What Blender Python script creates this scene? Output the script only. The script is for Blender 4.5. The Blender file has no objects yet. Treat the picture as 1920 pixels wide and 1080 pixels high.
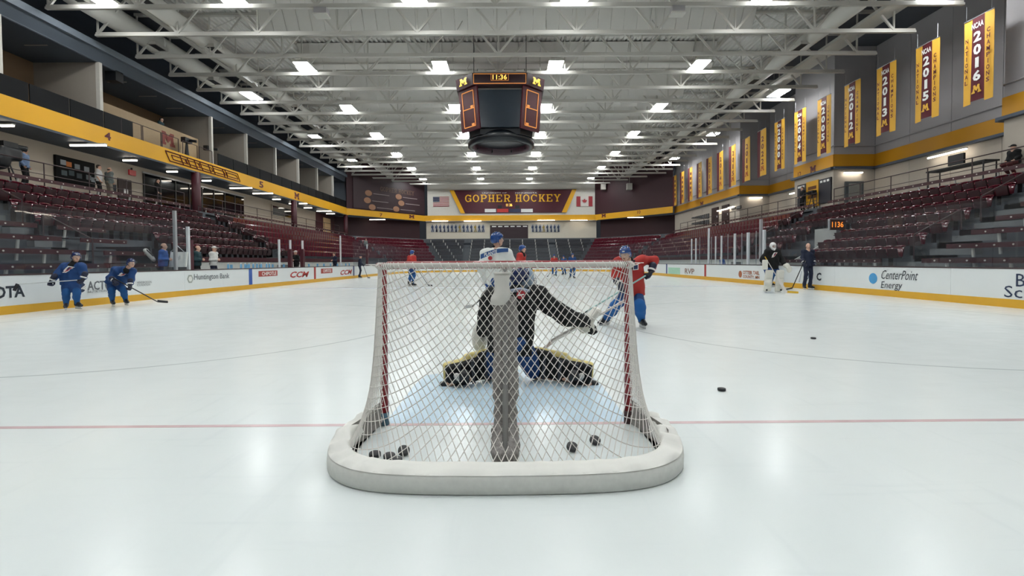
import bpy, math, random
import numpy as np
from mathutils import Vector, Matrix
random.seed(7)
C = bpy.context.scene.collection
SC = bpy.context.scene

# ------------------------------------------------------------------ camera
F_PX, CAM_H = 868.0, 1.27
cam_d = bpy.data.cameras.new('camera'); cam_d.sensor_width = 36.0
cam_d.lens = F_PX / 1920.0 * 36.0; cam_d.clip_end = 400; cam_d.clip_start = 0.05
cam = bpy.data.objects.new('camera', cam_d); C.objects.link(cam)
CAM_R = (Matrix.Rotation(-math.atan(3 / F_PX), 4, 'Z') @
         Matrix.Rotation(math.pi / 2 - math.radians(1.5), 4, 'X') @ Matrix.Rotation(-0.0065, 4, 'Z'))
cam.matrix_world = Matrix.Translation((0, 0, CAM_H)) @ CAM_R
SC.camera = cam
SHIFT_PX = 49 - F_PX * math.tan(math.radians(1.5))        # the frame is cropped a little below the lens axis
cam_d.shift_y = -SHIFT_PX / 1920.0
# ------------------------------------------------------------------ world, exposure
w = bpy.data.worlds.new('world'); SC.world = w; w.use_nodes = True
w.node_tree.nodes['Background'].inputs[0].default_value = (0.55, 0.62, 0.72, 1)
w.node_tree.nodes['Background'].inputs[1].default_value = 0.04
SC.view_settings.view_transform = 'Standard'; SC.view_settings.look = 'None'
SC.view_settings.gamma = 1.0; SC.view_settings.use_curve_mapping = False
SC.view_settings.exposure = 0.0
LAMP_E = 63.0        # high-bay fixtures
TUBE_E = 15.0        # linear tubes under the balconies

# ------------------------------------------------------------------ pixel helpers (1920x1080 frame of the photograph)
R3 = CAM_R.to_3x3()
def ray(px, py): return R3 @ Vector(((px - 960) / F_PX, -(py - 540 + SHIFT_PX) / F_PX, -1.0))
def WY(px, py, Y):
    d = ray(px, py); return Vector((0, 0, CAM_H)) + d * (Y / d.y)
def WX(px, py, X):
    d = ray(px, py); return Vector((0, 0, CAM_H)) + d * (X / d.x)
def WZ(px, py, Z):
    d = ray(px, py); return Vector((0, 0, CAM_H)) + d * ((Z - CAM_H) / d.z)

# ------------------------------------------------------------------ materials
def lin(h):
    c = [int(h[i:i + 2], 16) / 255 for i in (0, 2, 4)]
    return tuple(x / 12.92 if x <= .04045 else ((x + .055) / 1.055) ** 2.4 for x in c) + (1,)
MATS = {}
def mat(name, hexc, rough=.6, metal=0.0, var=.08, scale=6.0, bump=0.0, emit=0.0, spec=.5, coat=0.0):
    if name in MATS: return MATS[name]
    m = bpy.data.materials.new(name); m.use_nodes = True; nt = m.node_tree
    b = nt.nodes['Principled BSDF']; col = lin(hexc)
    b.inputs['Roughness'].default_value = rough; b.inputs['Metallic'].default_value = metal
    b.inputs['Specular IOR Level'].default_value = spec; b.inputs['Coat Weight'].default_value = coat
    tc = nt.nodes.new('ShaderNodeTexCoord')
    n = nt.nodes.new('ShaderNodeTexNoise'); n.inputs['Scale'].default_value = scale; n.inputs['Detail'].default_value = 4
    nt.links.new(tc.outputs['Object'], n.inputs['Vector'])
    mx = nt.nodes.new('ShaderNodeMix'); mx.data_type = 'RGBA'
    mx.inputs[6].default_value = tuple(c * (1 - var) for c in col[:3]) + (1,)
    mx.inputs[7].default_value = tuple(min(1, c * (1 + var)) for c in col[:3]) + (1,)
    nt.links.new(n.outputs['Fac'], mx.inputs[0]); nt.links.new(mx.outputs[2], b.inputs['Base Color'])
    if bump:
        bp = nt.nodes.new('ShaderNodeBump'); bp.inputs['Strength'].default_value = bump; bp.inputs['Distance'].default_value = .02
        nt.links.new(n.outputs['Fac'], bp.inputs['Height']); nt.links.new(bp.outputs['Normal'], b.inputs['Normal'])
    if emit:
        b.inputs['Emission Color'].default_value = col; b.inputs['Emission Strength'].default_value = emit
    MATS[name] = m; return m
def glass_mat(name, tint, refl=1.0, ior=1.5, haze=0.0):
    m = bpy.data.materials.new(name); m.use_nodes = True; nt = m.node_tree; nt.nodes.remove(nt.nodes['Principled BSDF'])
    t = nt.nodes.new('ShaderNodeBsdfTransparent'); t.inputs[0].default_value = tint
    g = nt.nodes.new('ShaderNodeBsdfGlossy'); g.inputs['Roughness'].default_value = .02; g.inputs[0].default_value = (refl, refl, refl, 1)
    f = nt.nodes.new('ShaderNodeFresnel'); f.inputs[0].default_value = ior
    ge = nt.nodes.new('ShaderNodeNewGeometry'); ms = nt.nodes.new('ShaderNodeMath'); ms.operation = 'SUBTRACT'; ms.inputs[0].default_value = 1.0
    mm = nt.nodes.new('ShaderNodeMath'); mm.operation = 'MULTIPLY'          # only the outer face of the sheet reflects
    nt.links.new(ge.outputs['Backfacing'], ms.inputs[1]); nt.links.new(ms.outputs[0], mm.inputs[0]); nt.links.new(f.outputs[0], mm.inputs[1])
    mx = nt.nodes.new('ShaderNodeMixShader'); nt.links.new(mm.outputs[0], mx.inputs[0])
    nt.links.new(t.outputs[0], mx.inputs[1]); nt.links.new(g.outputs[0], mx.inputs[2])
    out = nt.nodes['Material Output']; last = mx
    if haze:
        df = nt.nodes.new('ShaderNodeBsdfDiffuse'); df.inputs[0].default_value = (.8, .85, .9, 1)
        m2 = nt.nodes.new('ShaderNodeMixShader'); m2.inputs[0].default_value = haze
        nt.links.new(mx.outputs[0], m2.inputs[1]); nt.links.new(df.outputs[0], m2.inputs[2]); last = m2
    nt.links.new(last.outputs[0], out.inputs[0]); MATS[name] = m; return m
def emit_mat(name, hexc, s):
    m = bpy.data.materials.new(name); m.use_nodes = True; nt = m.node_tree; nt.nodes.remove(nt.nodes['Principled BSDF'])
    e = nt.nodes.new('ShaderNodeEmission'); e.inputs[0].default_value = lin(hexc); e.inputs[1].default_value = s
    nt.links.new(e.outputs[0], nt.nodes['Material Output'].inputs[0]); MATS[name] = m; return m

# ------------------------------------------------------------------ mesh builder
class MB:
    def __init__(s): s.v = []; s.f = []
    def add(s, vs, fs):
        o = len(s.v); s.v += [tuple(p) for p in vs]; s.f += [tuple(i + o for i in f) for f in fs]; return s
    def box(s, x0, x1, y0, y1, z0, z1):
        return s.add([(x0,y0,z0),(x1,y0,z0),(x1,y1,z0),(x0,y1,z0),(x0,y0,z1),(x1,y0,z1),(x1,y1,z1),(x0,y1,z1)],
                     [(0,3,2,1),(4,5,6,7),(0,1,5,4),(1,2,6,5),(2,3,7,6),(3,0,4,7)])
    def obox(s, c, u, v, n, a, b, t):      # oriented box: half extents a,b along u,v and t along n
        c, u, v, n = Vector(c), Vector(u).normalized() * a, Vector(v).normalized() * b, Vector(n).normalized() * t
        P = [c - u - v - n, c + u - v - n, c + u + v - n, c - u + v - n, c - u - v + n, c + u - v + n, c + u + v + n, c - u + v + n]
        return s.add(P, [(0,3,2,1),(4,5,6,7),(0,1,5,4),(1,2,6,5),(2,3,7,6),(3,0,4,7)])
    def bar(s, a, b, w, h=None, up=(0, 0, 1)):
        a, b = Vector(a), Vector(b); d = b - a; u = Vector(up)
        if abs(d.normalized().dot(u)) > .98: u = Vector((1, 0, 0))
        sd = d.cross(u).normalized(); u2 = sd.cross(d).normalized()
        return s.obox((a + b) / 2, d, sd, u2, d.length / 2, w / 2, (h or w) / 2)
    def tube(s, pts, r, n=8, cap=True):
        pts = [Vector(p) for p in pts]; rs = r if isinstance(r, (list, tuple)) else [r] * len(pts)
        t0 = (pts[1] - pts[0]).normalized(); a = Vector((0, 0, 1)) if abs(t0.z) < .9 else Vector((1, 0, 0))
        nrm = t0.cross(a).normalized(); vs = []; fs = []
        for i, p in enumerate(pts):
            t = (pts[min(i + 1, len(pts) - 1)] - pts[max(i - 1, 0)]).normalized()
            nrm = (nrm - t * nrm.dot(t)).normalized(); bn = t.cross(nrm)
            for k in range(n):
                an = 2 * math.pi * k / n; vs.append(p + (nrm * math.cos(an) + bn * math.sin(an)) * rs[i])
        for i in range(len(pts) - 1):
            for k in range(n):
                fs.append((i*n+k, i*n+(k+1)%n, (i+1)*n+(k+1)%n, (i+1)*n+k))
        if cap: fs += [tuple(range(n))[::-1], tuple(range((len(pts)-1)*n, len(pts)*n))]
        return s.add(vs, fs)
    def prism(s, poly, o, u, v, t):        # 2d polygon in frame o,u,v extruded by t along u x v
        o, u, v = Vector(o), Vector(u), Vector(v); n = u.cross(v).normalized() * t; k = len(poly)
        P = [o + u * a + v * b for a, b in poly]
        return s.add(P + [p + n for p in P], [tuple(range(k))[::-1], tuple(range(k, 2*k))] + [(i, (i+1)%k, k+(i+1)%k, k+i) for i in range(k)])
    def lathe(s, prof, c, n=24):
        c = Vector(c); vs = []; fs = []; m = len(prof)
        for k in range(n):
            a = 2*math.pi*k/n
            for r, z in prof: vs.append(c + Vector((r*math.cos(a), r*math.sin(a), z)))
        for k in range(n):
            for i in range(m-1): fs.append((k*m+i, ((k+1)%n)*m+i, ((k+1)%n)*m+i+1, k*m+i+1))
        return s.add(vs, fs)
    def grid(s, fn, nu, nv):
        vs = [fn(i/nu, j/nv) for i in range(nu+1) for j in range(nv+1)]
        return s.add(vs, [(i*(nv+1)+j, (i+1)*(nv+1)+j, (i+1)*(nv+1)+j+1, i*(nv+1)+j+1) for i in range(nu) for j in range(nv)])
    def mesh(s, name, smooth=False):
        m = bpy.data.meshes.new(name); m.from_pydata(s.v, [], s.f); m.update()
        if smooth: m.polygons.foreach_set('use_smooth', [True]*len(m.polygons))
        return m
def tag(o, label=None, cat=None, group=None, kind=None):
    if label: o['label'] = label
    if cat: o['category'] = cat
    if group: o['group'] = group
    if kind: o['kind'] = kind
    return o
def link(name, me, m=None, parent=None, loc=None, rotz=0.0):
    o = bpy.data.objects.new(name, me); C.objects.link(o)
    if m is not None and not me.materials: me.materials.append(m)
    if loc is not None: o.location = loc
    if rotz: o.rotation_euler = (0, 0, rotz)
    if parent is not None: o.parent = parent
    return o
def obj(name, mb, m, parent=None, smooth=False, world=True):
    """mesh object; geometry is given in world coordinates even under a parent"""
    me = mb.mesh(name, smooth) if isinstance(mb, MB) else mb
    o = link(name, me, m)
    if parent is not None:
        o.parent = parent
        if world: o.matrix_parent_inverse = parent_inv(parent)
    return o
def basis(o): return Matrix.Translation(o.location) @ o.rotation_euler.to_matrix().to_4x4()
def parent_inv(p):
    M = basis(p)
    if p.parent is not None: M = p.parent_world @ M if hasattr(p, 'parent_world') else basis_world(p)
    return M.inverted()
def basis_world(o):
    M = basis(o)
    if o.parent is not None: M = basis_world(o.parent) @ o.matrix_parent_inverse @ M
    return M
def thing(name, label, cat, loc=(0, 0, 0), rotz=0, group=None):
    o = bpy.data.objects.new(name, None); C.objects.link(o); o.location = loc; o.rotation_euler = (0, 0, rotz)
    o.empty_display_size = .2
    return tag(o, label, cat, group)
def struct(name, mb, m, parent=None):
    o = obj(name, mb, m, parent)
    if parent is None: o['kind'] = 'structure'
    return o
def sgroup(name):
    o = bpy.data.objects.new(name, None); C.objects.link(o); o['kind'] = 'structure'; return o

# ------------------------------------------------------------------ lettering
_tc = {}
def text_mesh(s, bold=0.0):
    key = (s, bold)
    if key not in _tc:
        cu = bpy.data.curves.new('t', 'FONT'); cu.body = s; cu.size = 1; cu.offset = bold; cu.resolution_u = 2; cu.fill_mode = 'FRONT'
        o = bpy.data.objects.new('t', cu); C.objects.link(o)
        me = bpy.data.meshes.new_from_object(o.evaluated_get(bpy.context.evaluated_depsgraph_get()))
        V = [v.co.copy() for v in me.vertices]; Fc = [tuple(p.vertices) for p in me.polygons]
        bpy.data.objects.remove(o); bpy.data.curves.remove(cu); bpy.data.meshes.remove(me)
        xs = [v.x for v in V]; ys = [v.y for v in V]
        x0, x1, y0, y1 = min(xs), max(xs), min(ys), max(ys)
        _tc[key] = ([((v.x-x0)/(x1-x0), (v.y-y0)/(y1-y0)) for v in V], Fc)
    return _tc[key]
def lettering(s, p0, p1, h, m, parent=None, bold=.012, up=(0, 0, 1), off=.006, name='lettering', n=None, shear=0.0):
    """text whose baseline runs p0->p1 with cap height h, lifted off the surface towards the viewer"""
    V, Fc = text_mesh(s, bold); p0, p1, up = Vector(p0), Vector(p1), Vector(up)
    r = p1 - p0; nn = Vector(n) if n else r.cross(up).normalized()
    mb = MB(); mb.add([p0 + r*(a+shear*b) + up*(b*h) + nn*off for a, b in V], Fc)
    return obj(name, mb, m, parent)
M_POLY = [(0,0),(.36,0),(.36,.2),(.29,.2),(.29,.52),(.5,.2),(.71,.52),(.71,.2),(.64,.2),(.64,0),(1,0),(1,.2),(.92,.2),(.92,.8),(1,.8),(1,1),(.7,1),(.5,.68),(.3,1),(0,1),(0,.8),(.08,.8),(.08,.2),(0,.2)]
def block_m(p0, p1, h, m, parent, off=.01, flare=.12, name='emblem', n=None):
    p0, p1 = Vector(p0), Vector(p1); r = p1 - p0; up = Vector((0, 0, 1)); nn = Vector(n) if n else r.cross(up).normalized()
    poly = [(.5+(a-.5)*(1-flare*b*1.4), b) for a, b in M_POLY]
    mb = MB(); mb.add([p0 + r*a + up*(b*h) + nn*off for a, b in poly], [tuple(range(len(poly)))])
    return obj(name, mb, m, parent)
# slab-serif capitals drawn as strokes on a 1 x 1.25 grid
def slab_letter(ch):
    t = .2; S = []
    def bx(a, b, c, d): S.append([(a, b), (c, b), (c, d), (a, d)])
    def pl(*p): S.append(list(p))
    H = 1.25
    def serif(x, y, w=.44, h=.13): bx(x - w/2, y, x + w/2, y + h)
    def ring(cx, cy, rx, ry, a0, a1, n=14):
        for i in range(n):
            q0 = math.radians(a0 + (a1-a0)*i/n); q1 = math.radians(a0 + (a1-a0)*(i+1)/n)
            pl((cx+rx*math.cos(q0), cy+ry*math.sin(q0)), (cx+rx*math.cos(q1), cy+ry*math.sin(q1)),
               (cx+(rx-t)*math.cos(q1), cy+(ry-.15)*math.sin(q1)), (cx+(rx-t)*math.cos(q0), cy+(ry-.15)*math.sin(q0)))
    if ch in 'GC': ring(.5, H/2, .5, H/2, 42, 318); bx(.82, .82, .95, 1.2)
    if ch == 'G': bx(.55, .5, 1.02, .62); bx(.8, .08, 1.0, .6)
    if ch == 'O': ring(.5, H/2, .5, H/2, 0, 360, 20)
    if ch in 'PR':
        bx(.12, 0, .32, H); serif(.22, 0); serif(.2, H-.13, .4); bx(.3, H-.13, .62, H); bx(.3, .52, .62, .65); ring(.6, .885, .38, .365, -90, 90, 9)
    if ch == 'R': pl((.5, .55), (.72, .55), (.98, 0), (.75, 0)); bx(.72, 0, 1.05, .13)
    if ch == 'H':
        for x in (.2, .8): bx(x-.1, 0, x+.1, H); serif(x, 0); serif(x, H-.13)
        bx(.2, .55, .8, .69)
    if ch == 'E':
        bx(.12, 0, .32, H); serif(.2, 0, .4); serif(.2, H-.13, .4); bx(.3, 0, .92, .13); bx(.3, H-.13, .92, H); bx(.3, .56, .7, .69); bx(.8, 0, .95, .36); bx(.8, H-.36, .95, H)
    if ch == 'K':
        bx(.12, 0, .32, H); serif(.22, 0); serif(.22, H-.13); pl((.3, .5), (.52, .5), (.95, H), (.72, H)); pl((.42, .62), (.6, .74), (1.0, 0), (.76, 0)); serif(.86, 0, .4); serif(.84, H-.13, .4)
    if ch == 'Y':
        pl((.02, H), (.26, H), (.6, .55), (.4, .55)); pl((.74, H), (.98, H), (.6, .55), (.42, .55)); bx(.4, 0, .6, .6); serif(.5, 0); serif(.14, H-.13, .4); serif(.86, H-.13, .4)
    return S
def slab_text(s, p0, p1, h, m, parent, off=.03):
    p0, p1 = Vector(p0), Vector(p1); r = p1 - p0; up = Vector((0, 0, 1)); nn = r.cross(up).normalized()
    adv = [(.62 if c == ' ' else 1.22) for c in s]; tot = sum(adv) - .2; x = 0
    for ch, a in zip(s, adv):
        if ch != ' ':
            mb = MB()
            for j, q in enumerate(slab_letter(ch)):
                mb.add([p0 + r*((x+u)/tot) + up*(v/1.25*h) + nn*(off+.0007*j) for u, v in q], [tuple(range(len(q)))])
            obj('letter', mb, m, parent)
        x += a

# ------------------------------------------------------------------ blended solids (for figures, cloth, padding)
def nets(D, org, vox):
    s = D < 0; sh = np.array(D.shape) - 1
    c = np.zeros(tuple(sh), np.int8)
    cor = [(i, j, k) for i in (0, 1) for j in (0, 1) for k in (0, 1)]
    for i, j, k in cor: c += s[i:i+sh[0], j:j+sh[1], k:k+sh[2]]
    act = (c > 0) & (c < 8); ii = np.argwhere(act)
    idx = -np.ones(tuple(sh), np.int64); idx[act] = np.arange(len(ii))
    acc = np.zeros((len(ii), 3)); cnt = np.zeros((len(ii), 1))
    for a in cor:
        for ax in range(3):
            if a[ax] == 0:
                b = list(a); b[ax] = 1
                da = D[ii[:,0]+a[0], ii[:,1]+a[1], ii[:,2]+a[2]]; db = D[ii[:,0]+b[0], ii[:,1]+b[1], ii[:,2]+b[2]]
                m = ((da < 0) != (db < 0)); t = np.where(m, da / np.where(m, da - db, 1), 0)
                p = np.tile(np.array(a, float), (len(ii), 1)); p[:, ax] += t
                acc += p * m[:, None]; cnt += m[:, None]
    V = (ii + acc / np.maximum(cnt, 1)) * vox + org
    Fs = []
    for ax in range(3):
        b, d = (ax+1) % 3, (ax+2) % 3
        sl0 = [slice(None)]*3; sl1 = [slice(None)]*3
        sl0[ax] = slice(0, -1); sl1[ax] = slice(1, None)
        ch = s[tuple(sl0)] != s[tuple(sl1)]; e = np.argwhere(ch)
        e = e[(e[:, b] > 0) & (e[:, d] > 0) & (e[:, b] < sh[b]) & (e[:, d] < sh[d])]
        inside = s[e[:,0], e[:,1], e[:,2]]
        q = []
        for ob, od in ((-1,-1),(0,-1),(0,0),(-1,0)):
            cc = e.copy(); cc[:, b] += ob; cc[:, d] += od; q.append(idx[cc[:,0], cc[:,1], cc[:,2]])
        q = np.stack(q, 1); q[~inside] = q[~inside][:, ::-1]; Fs.append(q)
    return V, np.concatenate(Fs)
def _prim(p, X, Y, Z):
    t = p[0]
    if t == 'c':                                      # round cone a,b,ra,rb
        a, b, ra, rb = np.array(p[1]), np.array(p[2]), p[3], p[4]
        d = b - a; L2 = float(d @ d) + 1e-9
        h = np.clip(((X-a[0])*d[0] + (Y-a[1])*d[1] + (Z-a[2])*d[2]) / L2, 0, 1)
        return np.sqrt((X-a[0]-d[0]*h)**2 + (Y-a[1]-d[1]*h)**2 + (Z-a[2]-d[2]*h)**2) - (ra + (rb-ra)*h)
    c = np.array(p[1]); r = p[2]; R = p[3] if len(p) > 3 and p[3] is not None else None
    x, y, z = X-c[0], Y-c[1], Z-c[2]
    if R is not None:                                 # rows of R are the local axes
        x, y, z = (R[0][0]*x+R[0][1]*y+R[0][2]*z, R[1][0]*x+R[1][1]*y+R[1][2]*z, R[2][0]*x+R[2][1]*y+R[2][2]*z)
    if t == 'e':
        k0 = np.sqrt((x/r[0])**2 + (y/r[1])**2 + (z/r[2])**2); k1 = np.sqrt((x/r[0]**2)**2 + (y/r[1]**2)**2 + (z/r[2]**2)**2)
        return k0*(k0-1)/np.maximum(k1, 1e-6)
    rd = p[4] if len(p) > 4 else .02                  # rounded box
    qx, qy, qz = np.abs(x)-r[0]+rd, np.abs(y)-r[1]+rd, np.abs(z)-r[2]+rd
    return np.sqrt(np.maximum(qx,0)**2+np.maximum(qy,0)**2+np.maximum(qz,0)**2) + np.minimum(np.maximum(qx, np.maximum(qy, qz)), 0) - rd
def _bnd(p):
    if p[0] == 'c':
        a, b, r = np.array(p[1]), np.array(p[2]), max(p[3], p[4]); return np.minimum(a, b)-r, np.maximum(a, b)+r
    c = np.array(p[1]); r = math.sqrt(sum(q*q for q in p[2])) if len(p) > 3 and p[3] is not None else np.array(p[2])
    return c-r, c+r
def blob(prims, vox=.015, k=.03, cuts=(), subs=(), wr=0.0, wf=22.0, name='blob'):
    bs = [_bnd(p) for p in prims]; lo = np.min([b[0] for b in bs], 0)-k-2*vox-wr; hi = np.max([b[1] for b in bs], 0)+k+2*vox+wr
    n = np.ceil((hi-lo)/vox).astype(int)+1
    ax = [lo[i]+vox*np.arange(n[i]) for i in range(3)]
    D = np.full(tuple(n), .5)
    for p, (a, b) in zip(prims, bs):
        i0 = np.maximum(((a-k-3*vox-lo)/vox).astype(int), 0); i1 = np.minimum(((b+k+3*vox-lo)/vox).astype(int)+2, n)
        sl = tuple(slice(i0[q], i1[q]) for q in range(3))
        d = _prim(p, ax[0][sl[0]][:,None,None], ax[1][sl[1]][None,:,None], ax[2][sl[2]][None,None,:])
        o = D[sl]; h = np.maximum(k-np.abs(o-d), 0)/k; D[sl] = np.minimum(o, d)-h*h*k*.25
    X, Y, Z = ax[0][:,None,None], ax[1][None,:,None], ax[2][None,None,:]
    if wr:
        D += wr*(np.sin(wf*(X+.6*Z)+3*np.sin(wf*.4*Y)) * np.sin(wf*(.7*Z-.5*X+.4*Y)+2*np.sin(wf*.5*X)))
    for pt, nv in cuts:
        nv = np.array(nv, float); nv /= np.linalg.norm(nv); D = np.maximum(D, (X-pt[0])*nv[0]+(Y-pt[1])*nv[1]+(Z-pt[2])*nv[2])
    for p in subs: D = np.maximum(D, -_prim(p, X, Y, Z))
    V, Fq = nets(D, lo, vox)
    me = bpy.data.meshes.new(name); me.vertices.add(len(V)); me.vertices.foreach_set('co', V.astype(np.float32).ravel())
    me.loops.add(Fq.size); me.loops.foreach_set('vertex_index', Fq.astype(np.int32).ravel())
    me.polygons.add(len(Fq)); me.polygons.foreach_set('loop_start', np.arange(0, Fq.size, 4, dtype=np.int32))
    me.polygons.foreach_set('use_smooth', np.ones(len(Fq), bool)); me.update(calc_edges=True); me.validate()
    return me
# ================================================================== materials
def ice_material():
    m = bpy.data.materials.new('ice'); m.use_nodes = True; nt = m.node_tree; b = nt.nodes['Principled BSDF']
    tc = nt.nodes.new('ShaderNodeTexCoord')
    def noise(scale, sx, sy, rot=0.0, det=5):
        mp = nt.nodes.new('ShaderNodeMapping'); mp.inputs['Scale'].default_value = (sx, sy, 1); mp.inputs['Rotation'].default_value = (0, 0, rot)
        n = nt.nodes.new('ShaderNodeTexNoise'); n.inputs['Scale'].default_value = scale; n.inputs['Detail'].default_value = det
        nt.links.new(tc.outputs['Object'], mp.inputs[0]); nt.links.new(mp.outputs[0], n.inputs['Vector']); return n
    def ramp(src, a, c0, d, c1):
        r = nt.nodes.new('ShaderNodeValToRGB'); r.color_ramp.elements[0].position = a; r.color_ramp.elements[0].color = c0
        r.color_ramp.elements[1].position = d; r.color_ramp.elements[1].color = c1
        nt.links.new(src.outputs['Fac'], r.inputs[0]); return r
    def mul(a, b2):
        x = nt.nodes.new('ShaderNodeMix'); x.data_type = 'RGBA'; x.blend_type = 'MULTIPLY'; x.inputs[0].default_value = 1
        nt.links.new(a, x.inputs[6]); nt.links.new(b2, x.inputs[7]); return x.outputs[2]
    a = ramp(noise(.8, 1, .8, 0, 9), .1, lin('d8dfdf'), .9, lin('e3e9e8'))
    s1 = ramp(noise(5, .2, 2.2, .35, 3), .6, (1, 1, 1, 1), .95, (.9, .915, .925, 1))
    s2 = ramp(noise(4, 2.0, .2, -.45, 3), .6, (1, 1, 1, 1), .95, (.9, .91, .92, 1))
    c = mul(mul(a.outputs[0], s1.outputs[0]), s2.outputs[0]); nt.links.new(c, b.inputs['Base Color'])
    r = ramp(noise(3, 1, 1.6), .1, (.17, .17, .17, 1), .9, (.24, .24, .24, 1)); nt.links.new(r.outputs[0], b.inputs['Roughness'])
    bp = nt.nodes.new('ShaderNodeBump'); bp.inputs['Strength'].default_value = .05; bp.inputs['Distance'].default_value = .004
    nt.links.new(noise(7, 1, 1.5).outputs['Fac'], bp.inputs['Height']); nt.links.new(bp.outputs['Normal'], b.inputs['Normal'])
    b.inputs['IOR'].default_value = 1.31; b.inputs['Specular IOR Level'].default_value = .32
    return m
ICE = ice_material()
WHITE = mat('board white', 'dfe3e3', .35, var=.03, scale=1.5)
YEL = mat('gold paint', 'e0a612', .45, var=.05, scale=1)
KICK = mat('gold kick plate', 'd8a52c', .4, var=.06, scale=3)
CAPM = mat('dark cap rail', '3a2a2c', .5)
CONC = mat('stand concrete', '5a5f64', .85, var=.18, scale=2.5, bump=.1)
CONC2 = mat('step concrete', '6e7172', .85, var=.18, scale=3, bump=.1)
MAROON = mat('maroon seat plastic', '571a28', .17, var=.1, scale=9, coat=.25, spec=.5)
MAROON_D = mat('maroon paint', '43141f', .5, var=.08)
BLACK = mat('black metal', '14161a', .45)
DARK = mat('charcoal panel', '1d2126', .6)
CREAM = mat('cream wall paint', 'b5aa9b', .75, var=.05, scale=.8)
GREYW = mat('grey wall panel', 'a5a2a4', .7, var=.05, scale=.6)
SLATE = mat('slate soffit', '454d57', .6, var=.06, scale=.5)
SLATE_D = mat('dark soffit', '2f353f', .7)
TAN = mat('tan wall paint', '7d654b', .75, var=.05, scale=.6)
PART = mat('partition paint', '9b9389', .7, var=.04)
STEEL_W = mat('white painted steel', 'bbb9b2', .5, var=.04, scale=2)
DECK = mat('white roof deck', 'd4d2cd', .6, var=.05, scale=.7)
PANEL_G = mat('grey acoustic panel', 'cbc9c4', .8, var=.05, scale=1.5)
DUCT = mat('white duct', 'cfcdc6', .45, var=.06, scale=1)
ALU = mat('brushed aluminium', 'b9bcc0', .35, metal=.6)
SUPW = mat('white bracket', 'bdbdb8', .5)
GLASS = glass_mat('rink glass', (.93, .95, .96, 1), haze=.012)
LAMP = emit_mat('high bay light', 'fcffff', LAMP_E)
TUBE = emit_mat('tube light', 'fff4e2', TUBE_E)
GOLD_T = mat('gold lettering', 'e6ae22', .5)
MAR_T = mat('maroon lettering', '5a1420', .5)
WHITE_T = mat('white lettering', 'e6e6e2', .5)
GREY_T = mat('grey lettering', '6b6f73', .5)
DGREY_T = mat('charcoal lettering', '2c333b', .5)
RED_T = mat('red lettering', 'b0302c', .5)
NAVY_T = mat('navy lettering', '24324f', .5)
LED = emit_mat('amber digits', 'ffc35a', 2.0)

# ================================================================== ice
RX, RY0, RY1, RR = 12.95, -0.2, 61.2, 8.5
def rink_path(off=0.0, y0=-0.2, n=14):
    """boards from the near left round the far end to the near right"""
    P = [(-(RX+off), y0)]; cy = RY1 - RR; r = RR + off; cx = RX - RR
    for i in range(n+1):
        a = math.pi - i*math.pi/2/n; P.append((-cx + r*math.cos(a), cy + r*math.sin(a)))
    for i in range(n+1):
        a = math.pi/2 - i*math.pi/2/n; P.append((cx + r*math.cos(a), cy + r*math.sin(a)))
    P.append((RX+off, y0)); return P
mb = MB(); P = rink_path(.06, -9); mb.add([(x, y, 0) for x, y in P], [tuple(range(len(P)))[::-1]])
floor = struct('floor', mb, ICE)
LINE_R = mat('faded red ice line', 'd2b9bc', .2, var=.2, scale=4, spec=.3)
LINE_G = mat('frosted circle line', 'c4cbcc', .2, var=.12, scale=3, spec=.3)
CREASE = mat('pale blue crease paint', 'c2d9e8', .2, var=.05, scale=3, spec=.3)
GY = 3.6                                                   # goal line
struct('goal_line', MB().box(-RX, RX, GY-.025, GY+.025, .0, .0016), LINE_R, floor)
pts = [(-1.0, GY+.03), (-1.0, GY+1.2)] + [(-.04+1.83*math.cos(math.radians(a)), GY+1.83*math.sin(math.radians(a))) for a in range(120, 59, -6)] + [(.93, GY+1.2), (.93, GY+.03)]
mb = MB(); mb.add([(x, y, .0012) for x, y in pts], [tuple(range(len(pts)))[::-1]]); struct('goal_crease', mb, CREASE, floor)
for sx in (-1, 1):
    def arc(u, v, sx=sx): a = u*2*math.pi; r = 4.55+.05*v; return (sx*6.7+r*math.cos(a), GY+6.1+r*math.sin(a), .0012)
    struct('faceoff_circle', MB().grid(arc, 64, 1), LINE_G, floor)
for yy, m in ((GY+19.5, 'b9c4d4'), (GY+34.7, 'b9c4d4')):
    struct('blue_line', MB().box(-RX, RX, yy-.15, yy+.15, 0, .0014), mat('frosted blue line', m, .3), floor)

# ================================================================== dasher boards
def path_walk(P, step):
    P = [Vector((x, y, 0)) for x, y in P]; out = [P[0]]; acc = 0
    for a, b in zip(P, P[1:]):
        L = (b-a).length; t = step - acc
        while t <= L: out.append(a + (b-a)*(t/L)); t += step
        acc = (acc + L) % step
    return out
BH = 1.0
def board_run(name, pts):
    g = sgroup(name)
    for a, b in zip(pts, pts[1:]):
        d = (b-a).normalized(); n = Vector((d.y, -d.x, 0))
        if n.dot(Vector((0, 30, 0)) - a) < 0: n = -n
        mid = (a+b)/2; hl = (b-a).length/2
        obj('board_panel', MB().obox(mid - n*.03 + Vector((0, 0, .22+(BH-.22)/2)), d, (0, 0, 1), n, hl-.003, (BH-.22)/2, .03), WHITE, g)
        obj('kick_plate', MB().obox(mid - n*.025 + Vector((0, 0, .11)), d, (0, 0, 1), n, hl, .11, .033), KICK, g)
        obj('cap_rail', MB().obox(mid - n*.06 + Vector((0, 0, BH+.02)), d, (0, 0, 1), n, hl, .02, .075), CAPM, g)
    return g
Lp = [Vector((-RX, y, 0)) for y in np.arange(3.8, 52.7, 2.44)]
Rp = [Vector((RX, y, 0)) for y in np.arange(3.8, 52.7, 2.44)]
full = rink_path()
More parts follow.
